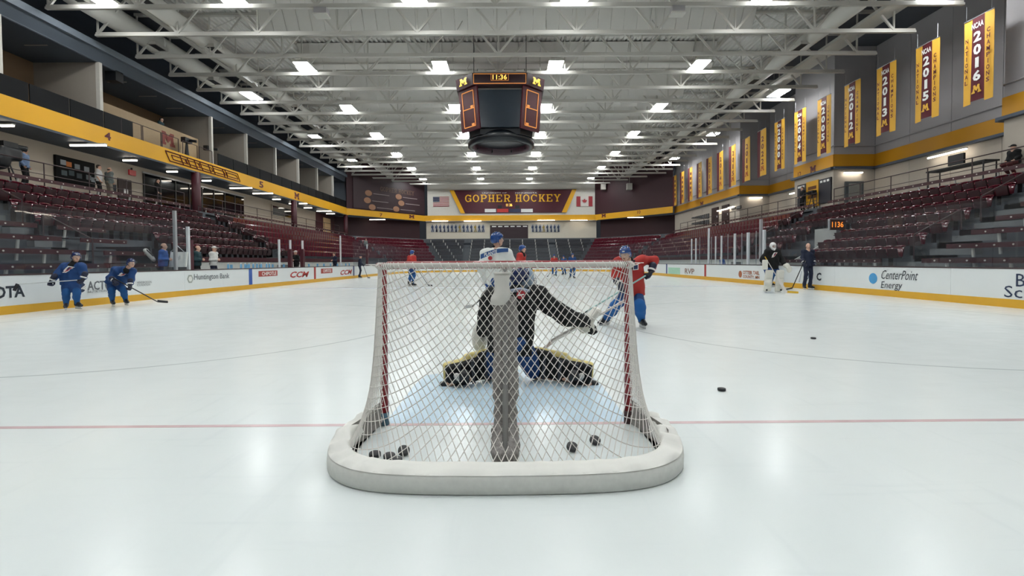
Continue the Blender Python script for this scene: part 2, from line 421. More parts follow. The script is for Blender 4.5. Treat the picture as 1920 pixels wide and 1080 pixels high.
far_pts = [Lp[-1]] + [Vector((x, y, 0)) for x, y in full[1:15:2]] + [Vector((x, RY1, 0)) for x in (-2.2, 0, 2.2)] + [Vector((x, y, 0)) for x, y in full[16:-1:2]] + [Rp[-1]]
b_left = board_run('wall_rink_left', Lp); b_right = board_run('wall_rink_right', Rp); b_far = board_run('wall_rink_far', far_pts)
for yy, hx in ((GY+19.5, '2f57a8'), (GY+27.1, 'a8352f'), (GY+34.7, '2f3f77')):
    for g, x, wd in ((b_left, -RX, .14), (b_right, RX, .14)):
        s = -1 if x < 0 else 1
        obj('line_stripe', MB().box(x-.012, x+.004, yy-wd, yy+wd, .22, BH) if s > 0 else MB().box(x-.004, x+.012, yy-wd, yy+wd, .22, BH), mat('board stripe '+hx, hx, .4), g)
# --- adverts on the boards
XL, XR = -RX+.006, RX-.006
def ad(s, px0, px1, pyb, pyt, m, side, bold=.012, shear=0.0, pyb1=None):
    X = XL if side < 0 else XR
    p0, p1 = WX(px0, pyb, X), WX(px1, pyb if pyb1 is None else pyb1, X); h = (WX((px0+px1)/2, pyt, X) - WX((px0+px1)/2, (pyb+(pyb1 or pyb))/2, X)).z
    p1.z = p0.z if pyb1 is None else p1.z
    return lettering(s, p0, p1, h, m, b_left if side < 0 else b_right, bold, off=.004, shear=shear)
def adbox(px0, px1, py0, py1, m, side, name='advert_panel'):
    X = XL if side < 0 else XR; a, b = WX(px0, py1, X), WX(px1, py0, X)
    return obj(name, MB().box(X-.003, X+.003, min(a.y, b.y), max(a.y, b.y), a.z, b.z), m, b_left if side < 0 else b_right)
def disc(cx, cy, rpx, m, side, name='logo_disc', n=28, squash=1.0, off=.003):
    X = XL if side < 0 else XR; c = WX(cx, cy, X); rz = (WX(cx, cy-rpx, X)-c).z; pts = []
    sg = 1 if side < 0 else -1
    P2 = [Vector((X + off*sg, c.y + sg*rz*squash*math.cos(2*math.pi*i/n), c.z + rz*math.sin(2*math.pi*i/n))) for i in range(n)]
    mb = MB(); mb.add(P2, [tuple(range(n))]); return obj(name, mb, m, b_left if side < 0 else b_right)
# left side
ad('OTA', -12, 47, 561, 538, DGREY_T, -1, .03)
ad('ACTU', 164, 207, 545, 528, GREY_T, -1, .02); ad('NUTRITION', 165, 200, 549.5, 545.5, GREY_T, -1, 0)
disc(152, 539, 9.5, NAVY_T, -1)
for q in range(3):                                             # white swooshes across the round logo
    a, b = WX(146+q*3, 545-q*2, XL), WX(161, 533+q*4, XL); mb = MB()
    mb.add([(XL+.006, a.y, a.z), (XL+.006, b.y, b.z), (XL+.006, b.y, b.z-.05), (XL+.006, (a.y+b.y)/2, (a.z+b.z)/2-.03)], [(0, 1, 2, 3)]); obj('logo_swoosh', mb, WHITE_T, b_left)
ad('HENDRICKSON', 257, 284, 532, 528, GREY_T, -1, 0); ad('FOUNDATION', 257, 281, 537, 533, GREY_T, -1, 0)
ad('Huntington Bank', 364, 430, 528, 513, GREY_T, -1, .012, pyb1=524.5)
disc(356.5, 523, 8.5, mat('sage logo', '9fa59d', .5), -1, n=6, name='logo_hexagon'); disc(356.5, 523, 5.5, WHITE_T, -1, n=6, name='logo_hexagon', off=.009)
adbox(485, 520, 507, 519, mat('brick red ad', 'a13a30', .5), -1); ad('CHIPOTLE', 491, 518, 517, 510, WHITE_T, -1, .02)
ad('CCM', 542, 576, 521, 509, RED_T, -1, .03, .12, pyb1=519.5)
adbox(602, 623, 503, 513, MATS['brick red ad'], -1); ad('CHIPOTLE', 606, 621, 511, 505, WHITE_T, -1, .02)
ad('CCM', 637, 658, 516, 506, RED_T, -1, .03, .12, pyb1=514)
# right side
ad('CenterPoint', 1651, 1719, 523, 507, DGREY_T, 1, .0, .06, pyb1=526); ad('Energy', 1651, 1690, 544, 528, DGREY_T, 1, .0, .06, pyb1=546)
disc(1637, 522, 10, mat('sky blue logo', '4b9ad0', .5), 1)
ad('B', 1905, 1922, 537, 513, NAVY_T, 1, .0); ad('Sc', 1883, 1917, 557, 535, NAVY_T, 1, .0)
ad('U', 1508, 1517, 524, 511, mat('blue grey lettering', '5d6f86', .5), 1, .02); ad('C', 1531, 1540, 526, 511, DGREY_T, 1, .04)
a, b = WX(1497, 529, XR), WX(1504, 508, XR); mb = MB(); mb.add([(XR-.004, a.y, a.z), (XR-.004, a.y-.12, a.z), (XR-.004, b.y, b.z), (XR-.004, b.y+.05, b.z)], [(0, 1, 2, 3)]); obj('logo_slash', mb, mat('pale grey logo', 'b5bac0', .5), b_right)
ORT = mat('rust lettering', 'a8603a', .5)
ad('OTTER TAIL', 1393, 1424, 514, 507, ORT, 1, .03); ad('COUNTY, MN', 1393, 1424, 522, 515.5, ORT, 1, .03); disc(1388, 514, 6.5, ORT, 1)
ad('RVP', 1284, 1302, 513, 503, mat('brown lettering', '8a6a5c', .5), 1, .02); adbox(1253, 1275, 502, 513, mat('mint ad', 'a9d3bb', .6), 1)

# ================================================================== rink glass and its posts
def pane_run(g, pts, z0=1.04, z1=2.86, gap=.012):
    for a, b in zip(pts, pts[1:]):
        d = (b-a).normalized(); n = Vector((d.y, -d.x, 0))
        obj('pane', MB().obox((a+b)/2 + Vector((0, 0, (z0+z1)/2)), d, (0, 0, 1), n, (b-a).length/2-gap, (z1-z0)/2, .006), GLASS, g)
GX = RX + .06
gl = sgroup('wall_glass_left'); pane_run(gl, [Vector((-GX, y, 0)) for y in np.arange(6.2, 18.7, 1.56)])
gr = sgroup('wall_glass_right'); pane_run(gr, [Vector((GX, y, 0)) for y in np.arange(6.2, 24.0, 1.56)])
pb = [Vector((GX, y, 0)) for y in np.linspace(23.2, 33.2, 8)]; pane_run(gr, pb, z1=2.75)
gf = sgroup('wall_glass_far')
fp = [Vector((x, y, 0)) for x, y in rink_path(.06)[1:-1]]
far_run = [Vector((-GX, 38.4, 0)), Vector((-GX, 43, 0)), Vector((-GX, 48, 0))] + fp[0:15:2] + [Vector((0, RY1+.06, 0))] + fp[15::2] + [Vector((GX, 48, 0)), Vector((GX, 43, 0)), Vector((GX, 38.4, 0)), Vector((GX, 33.2, 0))]
pane_run(gf, far_run, z1=3.1)
def post(g, x, y, z0, z1, r=.03, m=None): obj('post', MB().box(x-r, x+r, y-r, y+r, z0, z1), m or ALU, g)
POSTM = mat('white glass post', 'c9cdd0', .35)
def post_px(g, px, ptop, X, r=.03, m=None, z0=1.04):
    t = WX(px, ptop, X); post(g, X, t.y, z0, t.z, r, m)
for px, pt, r in ((1297, 448, .035), (1305, 447, .04), (1329, 428, .05), (1342, 443, .035), (1353, 442, .04), (1378, 438, .05), (1403, 436, .06), (1427, 411, .06), (1433, 431, .06)):
    post_px(gr, px, pt, GX, r, POSTM if r < .055 or px != 1427 else ALU)
for px, pt in ((1312, 445), (1334, 444), (1365, 439), (1391, 437), (1418, 433)): post_px(gr, px, pt, GX+1.6, .02, ALU, z0=.3)
post_px(gl, 327, 395, -GX, .05, ALU); post_px(gl, 352, 425, -GX, .05, POSTM)
pad = WX(357, 450, -GX); obj('post_pad', MB().box(-GX-.06, -GX+.06, pad.y-.09, pad.y+.09, 1.04, pad.z), MAROON_D, gl)
for px, pt, mr in ((523, 449, 0), (544, 450, 1), (567, 451, 1), (638, 442, 0), (688, 458, 1)):
    post_px(gl, px, pt, -GX, .045, POSTM)
    if mr: q = WX(px, 467, -GX); obj('post_pad', MB().box(-GX-.1, -GX+.09, q.y-.12, q.y+.12, 1.04, q.z), MAROON_D, gl)

# ================================================================== seating bowl
def rowX(k): return 16 + .85*(6-k)
def rowZ(k): return 2.265 + .4825*(6-k)
def tread(g, side, k, y0, y1, nm='tread'):
    X, z = rowX(k), rowZ(k)-.85
    x0, x1 = X-.45, X+.40
    obj(nm, MB().box(min(side*x0, side*x1), max(side*x0, side*x1), y0, y1, max(0, z-.62), z), CONC, g)
sl = sgroup('floor_stand_left'); sr = sgroup('floor_stand_right')
for k in range(1, 9):
    if k <= 4: tread(sl, -1, k, -9, 48)
    else:
        tread(sl, -1, k, -9, 19.4)
        if k <= 6: tread(sl, -1, k, 22, 48)
    if k <= 4: tread(sr, 1, k, -9, 48)
    else:
        tread(sr, 1, k, -9, 24.2)
        if k <= 6: tread(sr, 1, k, 27.2, 48)
# aisle half steps
def aisle(g, side, y0, y1, ks):
    for k in ks:
        X, z = rowX(k), rowZ(k)-.85
        for j, (a, b, hz) in enumerate(((-.45, -.17, 0), (-.73, -.45, -.24))):
            x0, x1 = side*(X+a), side*(X+b)
            obj('step', MB().box(min(x0, x1), max(x0, x1), y0, y1, max(0, z+hz-.3), z+hz+.004), CONC2, g)
aisle(sl, -1, 16.6, 17.25, range(1, 9)); aisle(sr, 1, 16.05, 17.75, range(1, 9))
aisle(sl, -1, 30.75, 32.0, range(1, 7)); aisle(sr, 1, 30.75, 32.0, range(1, 7))
# openings under the rows, bench backs
obj('opening_wall', MB().box(-18.2, -15.0, 19.35, 19.45, 0, 2.0).box(-18.2, -15.0, 21.95, 22.05, 0, 2.0).box(-18.3, -18.2, 19.4, 22, 0, 2.3), DARK, sl)
obj('opening_wall', MB().box(18.2, 18.3, 24.2, 27.2, 0, 2.3).box(15.2, 18.2, 27.2, 27.3, 0, 1.5), DARK, sr)
mb = MB(); mb.prism([(14.2, .9), (16.2, 2.0), (18.2, 3.05), (18.2, 2.6), (16.3, 1.5), (14.2, .45)], (0, 24.2, 0), (1, 0, 0), (0, 0, 1), -.12); obj('opening_parapet', mb, mat('pale concrete', 'a9aaa6', .7), sr)
a, b = WX(1537, 444, 16.9), WX(1557, 424, 16.9); obj('clock_pier', MB().box(16.85, 17.0, 23.9, 25.6, 1.6, 2.95), MATS['pale concrete'], sr)
obj('bench_floor', MB().box(-15.5, -13.05, 19.4, 48, 0, .25), CONC, sl); obj('bench_back_wall', MB().box(-15.55, -15.45, 22, 48, .25, 1.38), mat('bench wall white', 'c9cbc6', .6), sl)
obj('bench_top_rail', MB().box(-15.6, -15.42, 22, 48, 1.36, 1.62), MAROON_D, sl)
obj('bench_floor', MB().box(13.05, 15.5, 24.2, 48, 0, .25), CONC, sr); obj('bench_back_wall', MB().box(15.45, 15.55, 27.3, 48, .25, 1.38), MATS['bench wall white'], sr)
obj('bench_top_rail', MB().box(15.42, 15.6, 27.3, 48, 1.36, 1.62), MAROON_D, sr)
# polygonal far end
A0, B0 = Vector((-12.95, 57.7)), Vector((-9.04, 62.6)); dn = Vector((-(B0-A0).y, (B0-A0).x)).normalized(); dd = (B0-A0).normalized()
def bowl(o, y0=48.0, endo=None):
    a = A0 + dn*o
    t1 = (-(12.95+o) - a.x)/dd.x; v1 = a + dd*t1
    t2 = (62.6+o - a.y)/dd.y; v2 = a + dd*t2
    return [(-(12.95+o), y0), (v1.x, v1.y), (v2.x, v2.y), (-v2.x, v2.y), (-v1.x, v1.y), (12.95+o, y0)]
def strip(mb, P, Q, z): 
    n = len(P); mb.add([(x, y, z) for x, y in P]+[(x, y, z) for x, y in Q], [(i, n+i, n+i+1, i+1) for i in range(n-1)])
def curtain(mb, P, z0, z1):
    n = len(P); mb.add([(x, y, z0) for x, y in P]+[(x, y, z1) for x, y in P], [(i, i+1, n+i+1, n+i) for i in range(n-1)])
sf = sgroup('floor_stand_far')
for k in range(1, 9):
    o = rowX(k)-12.95; mb = MB(); z = rowZ(k)-.85
    strip(mb, bowl(o-.45), bowl(o+.40), z); curtain(mb, bowl(o-.45), max(0, z-.49), z); obj('tread', mb, CONC, sf)
obj('front_wall', (lambda m: (curtain(m, bowl(.9), 0, .55), m)[1])(MB()), mat('far front wall', '55575a', .8), sf)
# concourse floors
cf = sgroup('floor_concourse'); mb = MB(); strip(mb, bowl(8.15, -9), bowl(12.6, -9), 4.85); curtain(mb, bowl(8.15, -9), 4.2, 4.85); obj('slab', mb, CONC, cf)

# ================================================================== left balcony and press level
BX = -21.3
wl = sgroup('wall_left')
obj('concourse_wall', MB().box(-23.7, -23.5, -9, 62, 4.85, 7.55), CREAM, wl)
obj('soffit', MB().box(-26, BX+.02, -9, 61.2, 7.45, 7.56), SLATE, wl)
obj('press_floor', MB().box(-26, BX-.03, -9, 61.2, 8.2, 8.4), SLATE_D, wl)
obj('press_back_wall', MB().box(-25.2, -25, -9, 61.2, 8.4, 11.95), TAN, wl)
obj('press_ceiling', MB().box(-26, BX-.3, -9, 61.2, 11.9, 12.05), SLATE, wl)
obj('edge_beam', MB().box(BX-.3, BX+.12, -9, 61.6, 12.42, 12.75), mat('grey edge beam', '6b747e', .6), wl)
obj('beam_face', MB().add([(BX-.34, -9, 11.88), (BX-.34, 61.6, 11.88), (BX-.02, 61.6, 12.45), (BX-.02, -9, 12.45)], [(0, 1, 2, 3)]), SLATE, wl)
for q in range(22): obj('painted_light_strip', MB().box(-23.4, -22.3, 11.2+q*2.3, 11.26+q*2.3, 11.87, 11.9), PART, wl)  # pale unlit strips, colour standing in for dim ceiling lights
obj('clerestory', MB().box(-23, -22.6, -9, 62, 12.7, 16), SLATE_D, wl)
for py in (15.2, 19.9, 24.75, 33.85, 38.3, 43.0, 47.6, 52.2, 56.8):
    obj('partition', MB().box(-25, BX-.35, py-.06, py+.06, 8.4, 11.9), PART, wl); obj('partition_edge', MB().box(BX-.42, BX-.22, py-.09, py+.09, 8.42, 11.9), mat('pale partition edge', 'c2beb6', .6), wl)
obj('end_wall', MB().box(-25, BX+.25, 61.3, 61.6, 8.4, 12.5), mat('blue grey end wall', '6f7782', .7), wl)
for k in range(24):                                            # dark seat backs and glass guard on the press level
    y0 = 15.2+k*1.9
    if 25 < y0 < 33: continue
    obj('guard_panel', MB().box(BX-.12, BX-.08, y0+.03, y0+1.87, 8.42, 9.35), mat('smoked guard', '090b0e', .6, spec=.2), wl)
obj('press_booth', MB().box(-22.6, -22.45, 25.6, 33.7, 8.4, 10.25), mat('tan booth front', 'a08a6c', .7), wl)
block_m((-22.43, 30.05, 9.05), (-22.43, 31.35, 9.05), .85, mat('rust emblem', '7d3a31', .6), wl)
for y0 in (25.8, 27.3, 28.8, 30.6, 32.2):
    obj('guard_rail', MB().tube([(BX-.1, y0, 8.4), (BX-.1, y0, 9.35), (BX-.1, y0+1.4, 9.35), (BX-.1, y0+1.4, 8.4)], .025, 6), CAPM, wl)
# gold fascia
tr = sgroup('trim_1')
obj('fascia_board', MB().box(BX-.03, BX+.03, -9, 61.15, 7.55, 8.45), YEL, tr)
P = bowl(8.35, 61.15); n_ = 6
mb = MB(); curtain(mb, [p for p in P if p[1] > 61], 7.55, 8.4)
mb2 = MB()
for a, b in zip(P[1:], P[2:-1]): mb2.bar((a[0], a[1], 7.98), (b[0], b[1], 7.98), .06, .85)
obj('fascia_board', mb2, YEL, tr)
def left_fascia_text(s, px0, px1, pyb, pyt, m=None):
    p0, p1 = WX(px0, pyb, BX+.035), WX(px1, pyb, BX+.035); p1.z = p0.z; h = (WX(px0, pyt, BX+.035)-p0).z
    return lettering(s, p0, p1, h, m or MAR_T, tr, .03)
left_fascia_text('4', 196, 208, 261, 246); left_fascia_text('5', 486, 494, 351, 339)
p0 = WX(552, 372, BX+.035); p1 = WX(561, 372, BX+.035); p1.z = p0.z; block_m(p0, p1, .62, MAR_T, tr, flare=0)
for q in range(5):                                             # outlined wordmark along the fascia
    a = WX(318+q*26, 297+q*8.2, BX+.04); b = WX(350+q*24, 305+q*7.6, BX+.04)
    z0, z1 = 7.72, 8.28; y0, y1 = a.y, a.y+1.9
    mb = MB(); mb.tube([(BX+.05, y0-.35, z1), (BX+.05, y1-.35, z1), (BX+.05, y1, z0), (BX+.05, y0, z0), (BX+.05, y0-.35, z1)], .035, 4)
    mb.tube([(BX+.05, y0+.15, z1-.16), (BX+.05, y1-.5, z1-.16), (BX+.05, y1-.25, z0+.16), (BX+.05, y0+.3, z0+.16), (BX+.05, y0+.15, z1-.16)], .03, 4); obj('wordmark_letter', mb, MAR_T, tr)
# columns under the fascia
for y in (17.4, 31.8, 46.1, 60.5):
    obj('column', MB().tube([(BX-.1, y, 3.9), (BX-.1, y, 7.5)], .27, 12), MAROON_D, wl, smooth=True)
# openings in the concourse wall
WX_ = -23.48
def wallbox(name, px0, px1, pyt, pyb, m, d=.06, X=WX_, parent=None):
    a, b = WX(px0, pyb, X), WX(px1, pyt, X); zt = WX(px0, pyt, X).z
    return obj(name, MB().box(X-.02, X+d, a.y, b.y, WX(px0, pyb, X).z, zt), m, parent or wl)
d1 = sgroup('door_1'); a, b = WX(221, 372, WX_), WX(246, 372, WX_)
obj('door_leaf', MB().box(WX_-.02, WX_+.05, a.y, b.y, 4.86, 6.45), mat('dark brown door', '2b1a17', .5), d1); obj('door_notice', MB().box(WX_+.05, WX_+.06, (a.y+b.y)/2-.1, (a.y+b.y)/2+.2, 5.5, 5.85), WHITE_T, d1)
w1 = sgroup('window_1')
for q in range(8):
    y0 = 29.9+q*1.4; obj('pane', MB().box(WX_-.02, WX_+.02, y0+.05, y0+1.35, 4.9, 7.1), mat('dark window glass', '0b0f13', .06), w1); obj('mullion', MB().box(WX_, WX_+.06, y0-.05, y0+.05, 4.86, 7.15), BLACK, w1)
obj('transom', MB().box(WX_, WX_+.08, 29.8, 41.2, 7.1, 7.2), ALU, w1)
w2 = sgroup('window_2'); a, b = WX(510, 399, WX_), WX(553, 399, WX_)
obj('pane', MB().box(WX_, WX_+.03, a.y, b.y, 6.1, 7.0), MATS['dark window glass'], w2)
mb = MB()
for z in (6.05, 7.05): mb.box(WX_, WX_+.08, a.y-.1, b.y+.1, z-.05, z+.05)
for y in (a.y-.05, b.y+.05): mb.box(WX_, WX_+.08, y-.05, y+.05, 6.05, 7.05)
obj('window_frame', mb, CREAM, w2)
obj('maroon_wall_panel', MB().box(WX_, WX_+.04, 56.2, 62, 4.85, 7.5), MAROON_D, wl)
obj('lit_doorway', MB().box(WX_+.03, WX_+.07, 58.3, 60.6, 4.86, 7.0), mat('lit passage', 'd9b98a', .7), wl)
obj('notice_frame', MB().box(WX_, WX_+.04, 27.2, 27.8, 5.5, 6.0), DARK, wl)

# ================================================================== far wall
FY = 71.0
wf = sgroup('wall_far')
obj('upper_wall', MB().box(-12.6, 13.0, FY, FY+.2, 8.35, 15.6), mat('white far wall', 'cfccc4', .7), wf)
obj('lower_wall', MB().box(-12.9, 13.3, FY+.5, FY+.7, 4.3, 7.7), mat('cream far wall', 'c6c0b2', .7), wf)
obj('lower_soffit', MB().box(-12.9, 13.3, FY-.1, FY+.6, 7.5, 7.6), CREAM, wf)
P = bowl(8.37, 61.15); MAROON_W = mat('deep maroon wall', '35141d', .6, var=.06)
for a, b, s in ((P[1], P[2], -1), (P[4], P[3], 1)):
    A, B = Vector((a[0], a[1], 0)), Vector((b[0], b[1], 0))
    obj('mural_wall', MB().bar(A + Vector((0, 0, 11.8)), B + Vector((0, 0, 11.8)), .12, 6.8), MAROON_W, wf)
    n2 = Vector((s*.78, .62, 0)); obj('lower_maroon_wall', MB().bar(A + n2*3 + Vector((s*1.5, -1, 6.1)), B + n2*1.2 + Vector((0, 0, 6.1)), .12, 3.0), MAROON_W, wf)
d2 = sgroup('door_2'); a, b = WY(919, 448, FY+.48), WY(990, 422, FY+.48)
obj('door_leaf', MB().box(a.x, b.x, FY+.42, FY+.5, 4.86, b.z), mat('maroon black doors', '2a1820', .5), d2)
for q in range(6): obj('door_window', MB().box(a.x+.3+q*.95, a.x+.95+q*.95, FY+.4, FY+.43, b.z-.28, b.z-.12), WHITE_T, d2)

# ================================================================== right wall (stepped)
wr = sgroup('wall_right')
RP = [(21.9, -9), (21.9, 20.6), (24.7, 20.6), (24.7, 31.4), (21.9, 31.4), (21.9, 35.7), (24.7, 35.7), (24.7, 44.2), (21.9, 44.2), (21.9, 61.6)]
CREAM_R = mat('cream concourse wall', 'b9b0a4', .75, var=.04)
for a, b in zip(RP, RP[1:]):
    horiz = abs(a[1]-b[1]) < .01
    L = abs(b[0]-a[0]) if horiz else abs(b[1]-a[1]); n = max(1, round(L/3.0))
    for i in range(n):
        p = Vector((a[0]+(b[0]-a[0])*i/n, a[1]+(b[1]-a[1])*i/n, 0)); q = Vector((a[0]+(b[0]-a[0])*(i+1)/n, a[1]+(b[1]-a[1])*(i+1)/n, 0))
        d = (q-p).normalized(); off = Vector((d.y, -d.x, 0))*.1
        g = d*.012
        obj('wall_panel', MB().bar(p+g+off+Vector((0, 0, 12)), q-g+off+Vector((0, 0, 12)), .2, 7.4), GREYW, wr)
        obj('lower_wall_panel', MB().bar(p+g+off+Vector((0, 0, 6.1)), q-g+off+Vector((0, 0, 6.1)), .2, 2.6), CREAM_R, wr)
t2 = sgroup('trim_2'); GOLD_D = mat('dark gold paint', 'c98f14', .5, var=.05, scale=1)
for a, b in zip(RP, RP[1:]):
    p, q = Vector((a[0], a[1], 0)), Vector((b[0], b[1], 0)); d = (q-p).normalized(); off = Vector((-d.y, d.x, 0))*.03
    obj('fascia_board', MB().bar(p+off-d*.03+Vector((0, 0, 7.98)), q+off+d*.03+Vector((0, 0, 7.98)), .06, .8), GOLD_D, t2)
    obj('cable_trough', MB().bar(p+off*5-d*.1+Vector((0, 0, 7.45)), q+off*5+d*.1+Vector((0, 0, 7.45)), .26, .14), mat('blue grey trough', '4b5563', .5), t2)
    obj('conduit', MB().tube([p+off*2+Vector((0, 0, 8.95)), q+off*2+Vector((0, 0, 8.95))], .04, 6), GREYW, t2)
def right_fascia(px0, px1, py, h, s=None):
    X = 21.83; p0, p1 = WX(px0, py, X), WX(px1, py, X); p1.z = p0.z
    return lettering(s, p0, p1, h, MAR_T, t2, .01) if s else block_m(p0, p1, h, MAR_T, t2, flare=0)
right_fascia(1519, 1530, 327, .55); right_fascia(1496, 1502, 333, .4, '12'); right_fascia(1313, 1319, 388, .55)
wn = sgroup('wall_near'); obj('wall_panel', MB().box(-26, 26, -9.3, -9, 0, 16), GREYW, wn)

# ================================================================== roof
ce = sgroup('ceiling'); mb = MB(); xs = []
for i in range(-62, 62):
    x = i*.3; xs += [(x, 15.22), (x+.12, 15.22), (x+.15, 15.32), (x+.27, 15.32)]
for (xa, za), (xb, zb) in zip(xs, xs[1:]): mb.add([(xa, -9, za), (xb, -9, zb), (xb, 72, zb), (xa, 72, za)], [(0, 3, 2, 1)])
obj('roof_deck', mb, DECK, ce)
obj('shade_deck', MB().box(-26.5, -18.3, -9, 72, 15.6, 15.7).box(18.3, 26.5, -9, 72, 15.6, 15.7), mat('shaded side deck', '50545b', .7), ce)  # darker colour puts the shade of the roof edges into the deck
for sx in (-1, 1): obj('deck_edge', MB().box(min(sx*18.3, sx*18.45), max(sx*18.3, sx*18.45), -9, 72, 15.1, 15.65), DECK, ce)
# ================================================================== roof trusses
def children(o): return KIDS.get(o.name, [])
KIDS = {}
def part(name, me, m, parent, loc=None, rotz=0.0):
    o = link(name, me, m, parent, loc, rotz); KIDS.setdefault(parent.name, []).append(o); return o
def copy_tree(src, loc, rotz=None, label=None, group=None, parent=None):
    c = src.copy(); C.objects.link(c)
    if parent is None: c.location = loc
    else: c.parent = parent
    if rotz is not None: c.rotation_euler = (0, 0, rotz)
    if label: c['label'] = label
    if group: c['group'] = group
    for ch in children(src): copy_tree(ch, None, parent=c)
    return c
ORD = ['first', 'second', 'third', 'fourth', 'fifth', 'sixth', 'seventh', 'eighth', 'ninth', 'tenth', 'eleventh', 'twelfth', 'thirteenth', 'fourteenth', 'fifteenth', 'sixteenth', 'seventeenth', 'eighteenth', 'nineteenth', 'twentieth', 'twenty-first', 'twenty-second']
def make_truss():
    t = thing('roof_truss', 'x', 'truss')
    part('bottom_chord', MB().box(-20.8, 20.6, -.07, .07, -.05, .05).box(-20.8, 20.6, -.02, .02, .05, .16).mesh('bottom_chord'), STEEL_W, t)
    part('top_chord', MB().box(-20.8, 20.6, -.09, .09, 2.25, 2.4).mesh('top_chord'), STEEL_W, t)
    vert = MB().box(-.035, .035, -.035, .035, .07, 2.25).mesh('vertical_strut')
    da = MB().bar((0, 0, .07), (1.85, 0, 2.25), .08, .1).mesh('diagonal_strut'); db = MB().bar((0, 0, .07), (-1.85, 0, 2.25), .08, .1).mesh('diagonal_strut')
    for i in range(-5, 6):
        x = i*4.02-.6
        part('vertical_strut', vert, STEEL_W, t, (x, 0, 0))
        if x < 18.7: part('diagonal_strut', da, STEEL_W, t, (x, 0, 0))
        if x > -18.7: part('diagonal_strut', db, STEEL_W, t, (x, 0, 0))
    return t
tr0 = make_truss(); TZ = 12.8
for n in range(21):
    Y = 18.7 + 2.5*n
    lab = f'white steel roof truss, {ORD[n]} counting from the camera towards the far wall'
    if n == 0: tr0.location = (0, Y, TZ); tr0['label'] = lab; tr0['group'] = 'white roof trusses'
    else: copy_tree(tr0, (0, Y, TZ), label=lab, group='white roof trusses')
# knife-edge gussets hanging below the deck and acoustic panel rows
NPAN = {19.95: .7, 22.45: .7, 24.95: .7, 29.95: 1.4, 34.95: 1.4, 37.45: 1.4, 39.95: 1.4, 42.45: 1.9, 44.95: 1.9, 47.45: 1.9, 49.95: 1.9, 52.85: 1.9, 54.95: 1.9, 57.45: 1.9, 60.4: 1.9, 62.45: 1.9, 64.95: 1.9, 69.0: 1.9}
for q, (Y, wd) in enumerate(NPAN.items()):
    t = thing('acoustic_baffle', f'row of grey acoustic panels across the roof, {ORD[q]} from the camera', 'baffle', (0, Y, 0), group='acoustic panel rows in the roof')
    n = int(26.6/wd); pm = MB().obox((0, .1, 14.5), (1, 0, 0), (0, -.62, 1), (0, 1, .62), wd/2-.012, .78, .03).mesh('panel')
    for i in range(n): part('panel', pm, PANEL_G, t, (-13.4+wd*(i+.5), 0, 0))
    if q in (1, 3): part('sloping_sheet', MB().add([(-13.3, .1, 14.0), (13.2, .1, 14.0), (13.2, 1.1, 15.15), (-13.3, 1.1, 15.15)], [(0, 1, 2, 3)]).mesh('sloping_sheet'), DECK, t)
# bridging along the roof
for q, (x, z0, z1) in enumerate(((-15.2, 13.0, 15.0), (-8.7, 13.0, 15.0), (-2.6, 13.0, 15.0), (1.9, 13.0, 15.0), (7.6, 13.0, 15.0), (14.2, 13.0, 15.0))):
    t = thing('roof_bridging', f'run of thin white bridging rods between the trusses, {ORD[q]} from the left wall', 'bridging', (x, 18.7, z0), group='bridging runs between trusses')
    rod = MB().tube([(0, 0, 0), (.18, 2.5, z1-z0)], .025, 5).mesh('rod'); rod2 = MB().tube([(0, 0, z1-z0), (0, 2.5, z1-z0)], .03, 5).mesh('rod')
    for n in range(20): part('rod', rod if n % 2 == 0 else rod2, STEEL_W, t, (0, 2.5*n, 0))
# ducts
for q, (x, z, r, lab) in enumerate(((-20.3, 13.95, .55, 'wide white round duct beside the left wall'), (-17.0, 13.7, .42, 'white round duct on the left, nearer the rink than the wide one'), (16.9, 13.7, .42, 'white round duct on the right side of the roof'))):
    t = thing('air_duct', lab, 'duct', (x, 12, z))
    seg = MB().tube([(0, .02, 0), (0, 4.98, 0)], r, 16).mesh('duct_section', True); ring = MB().tube([(0, -.06, 0), (0, .06, 0)], r+.03, 16).mesh('duct_joint', True)
    for n in range(11):
        part('duct_section', seg, DUCT, t, (0, 5*n, 0)); part('duct_joint', ring, DUCT, t, (0, 5*n, 0))
    gm = MB().box(-.28, .28, -.42, .42, -.06, .06).mesh('grille'); fm = MB().box(-.34, .34, -.48, -.42, -.08, .08).box(-.34, .34, .42, .48, -.08, .08).box(-.34, -.28, -.48, .48, -.08, .08).box(.28, .34, -.48, .48, -.08, .08).mesh('grille_frame')
    for n in range(8):
        g = part('grille', gm, DARK, t, (r*.75*(1 if x < 0 else -1), 9.5+5*n, -r*.75)); part('grille_frame', fm, STEEL_W, t, (r*.75*(1 if x < 0 else -1), 9.5+5*n, -r*.75))
for q, (x, z) in enumerate(((18.4, 13.5), (19.2, 13.8), (20.0, 14.1), (-18.9, 14.4))):
    obj_ = tag(obj('cable_tray', MB().box(x-.16, x+.16, 12, 60, z-.05, z+.05).box(x-.18, x-.15, 12, 60, z-.05, z+.12).box(x+.15, x+.18, 12, 60, z-.05, z+.12), STEEL_W),
        f'long white cable tray running along the {"right" if x > 0 else "left"} side of the roof' + (f', {ORD[q]} from the rink' if x > 0 else ''), 'cable tray', 'roof cable trays')
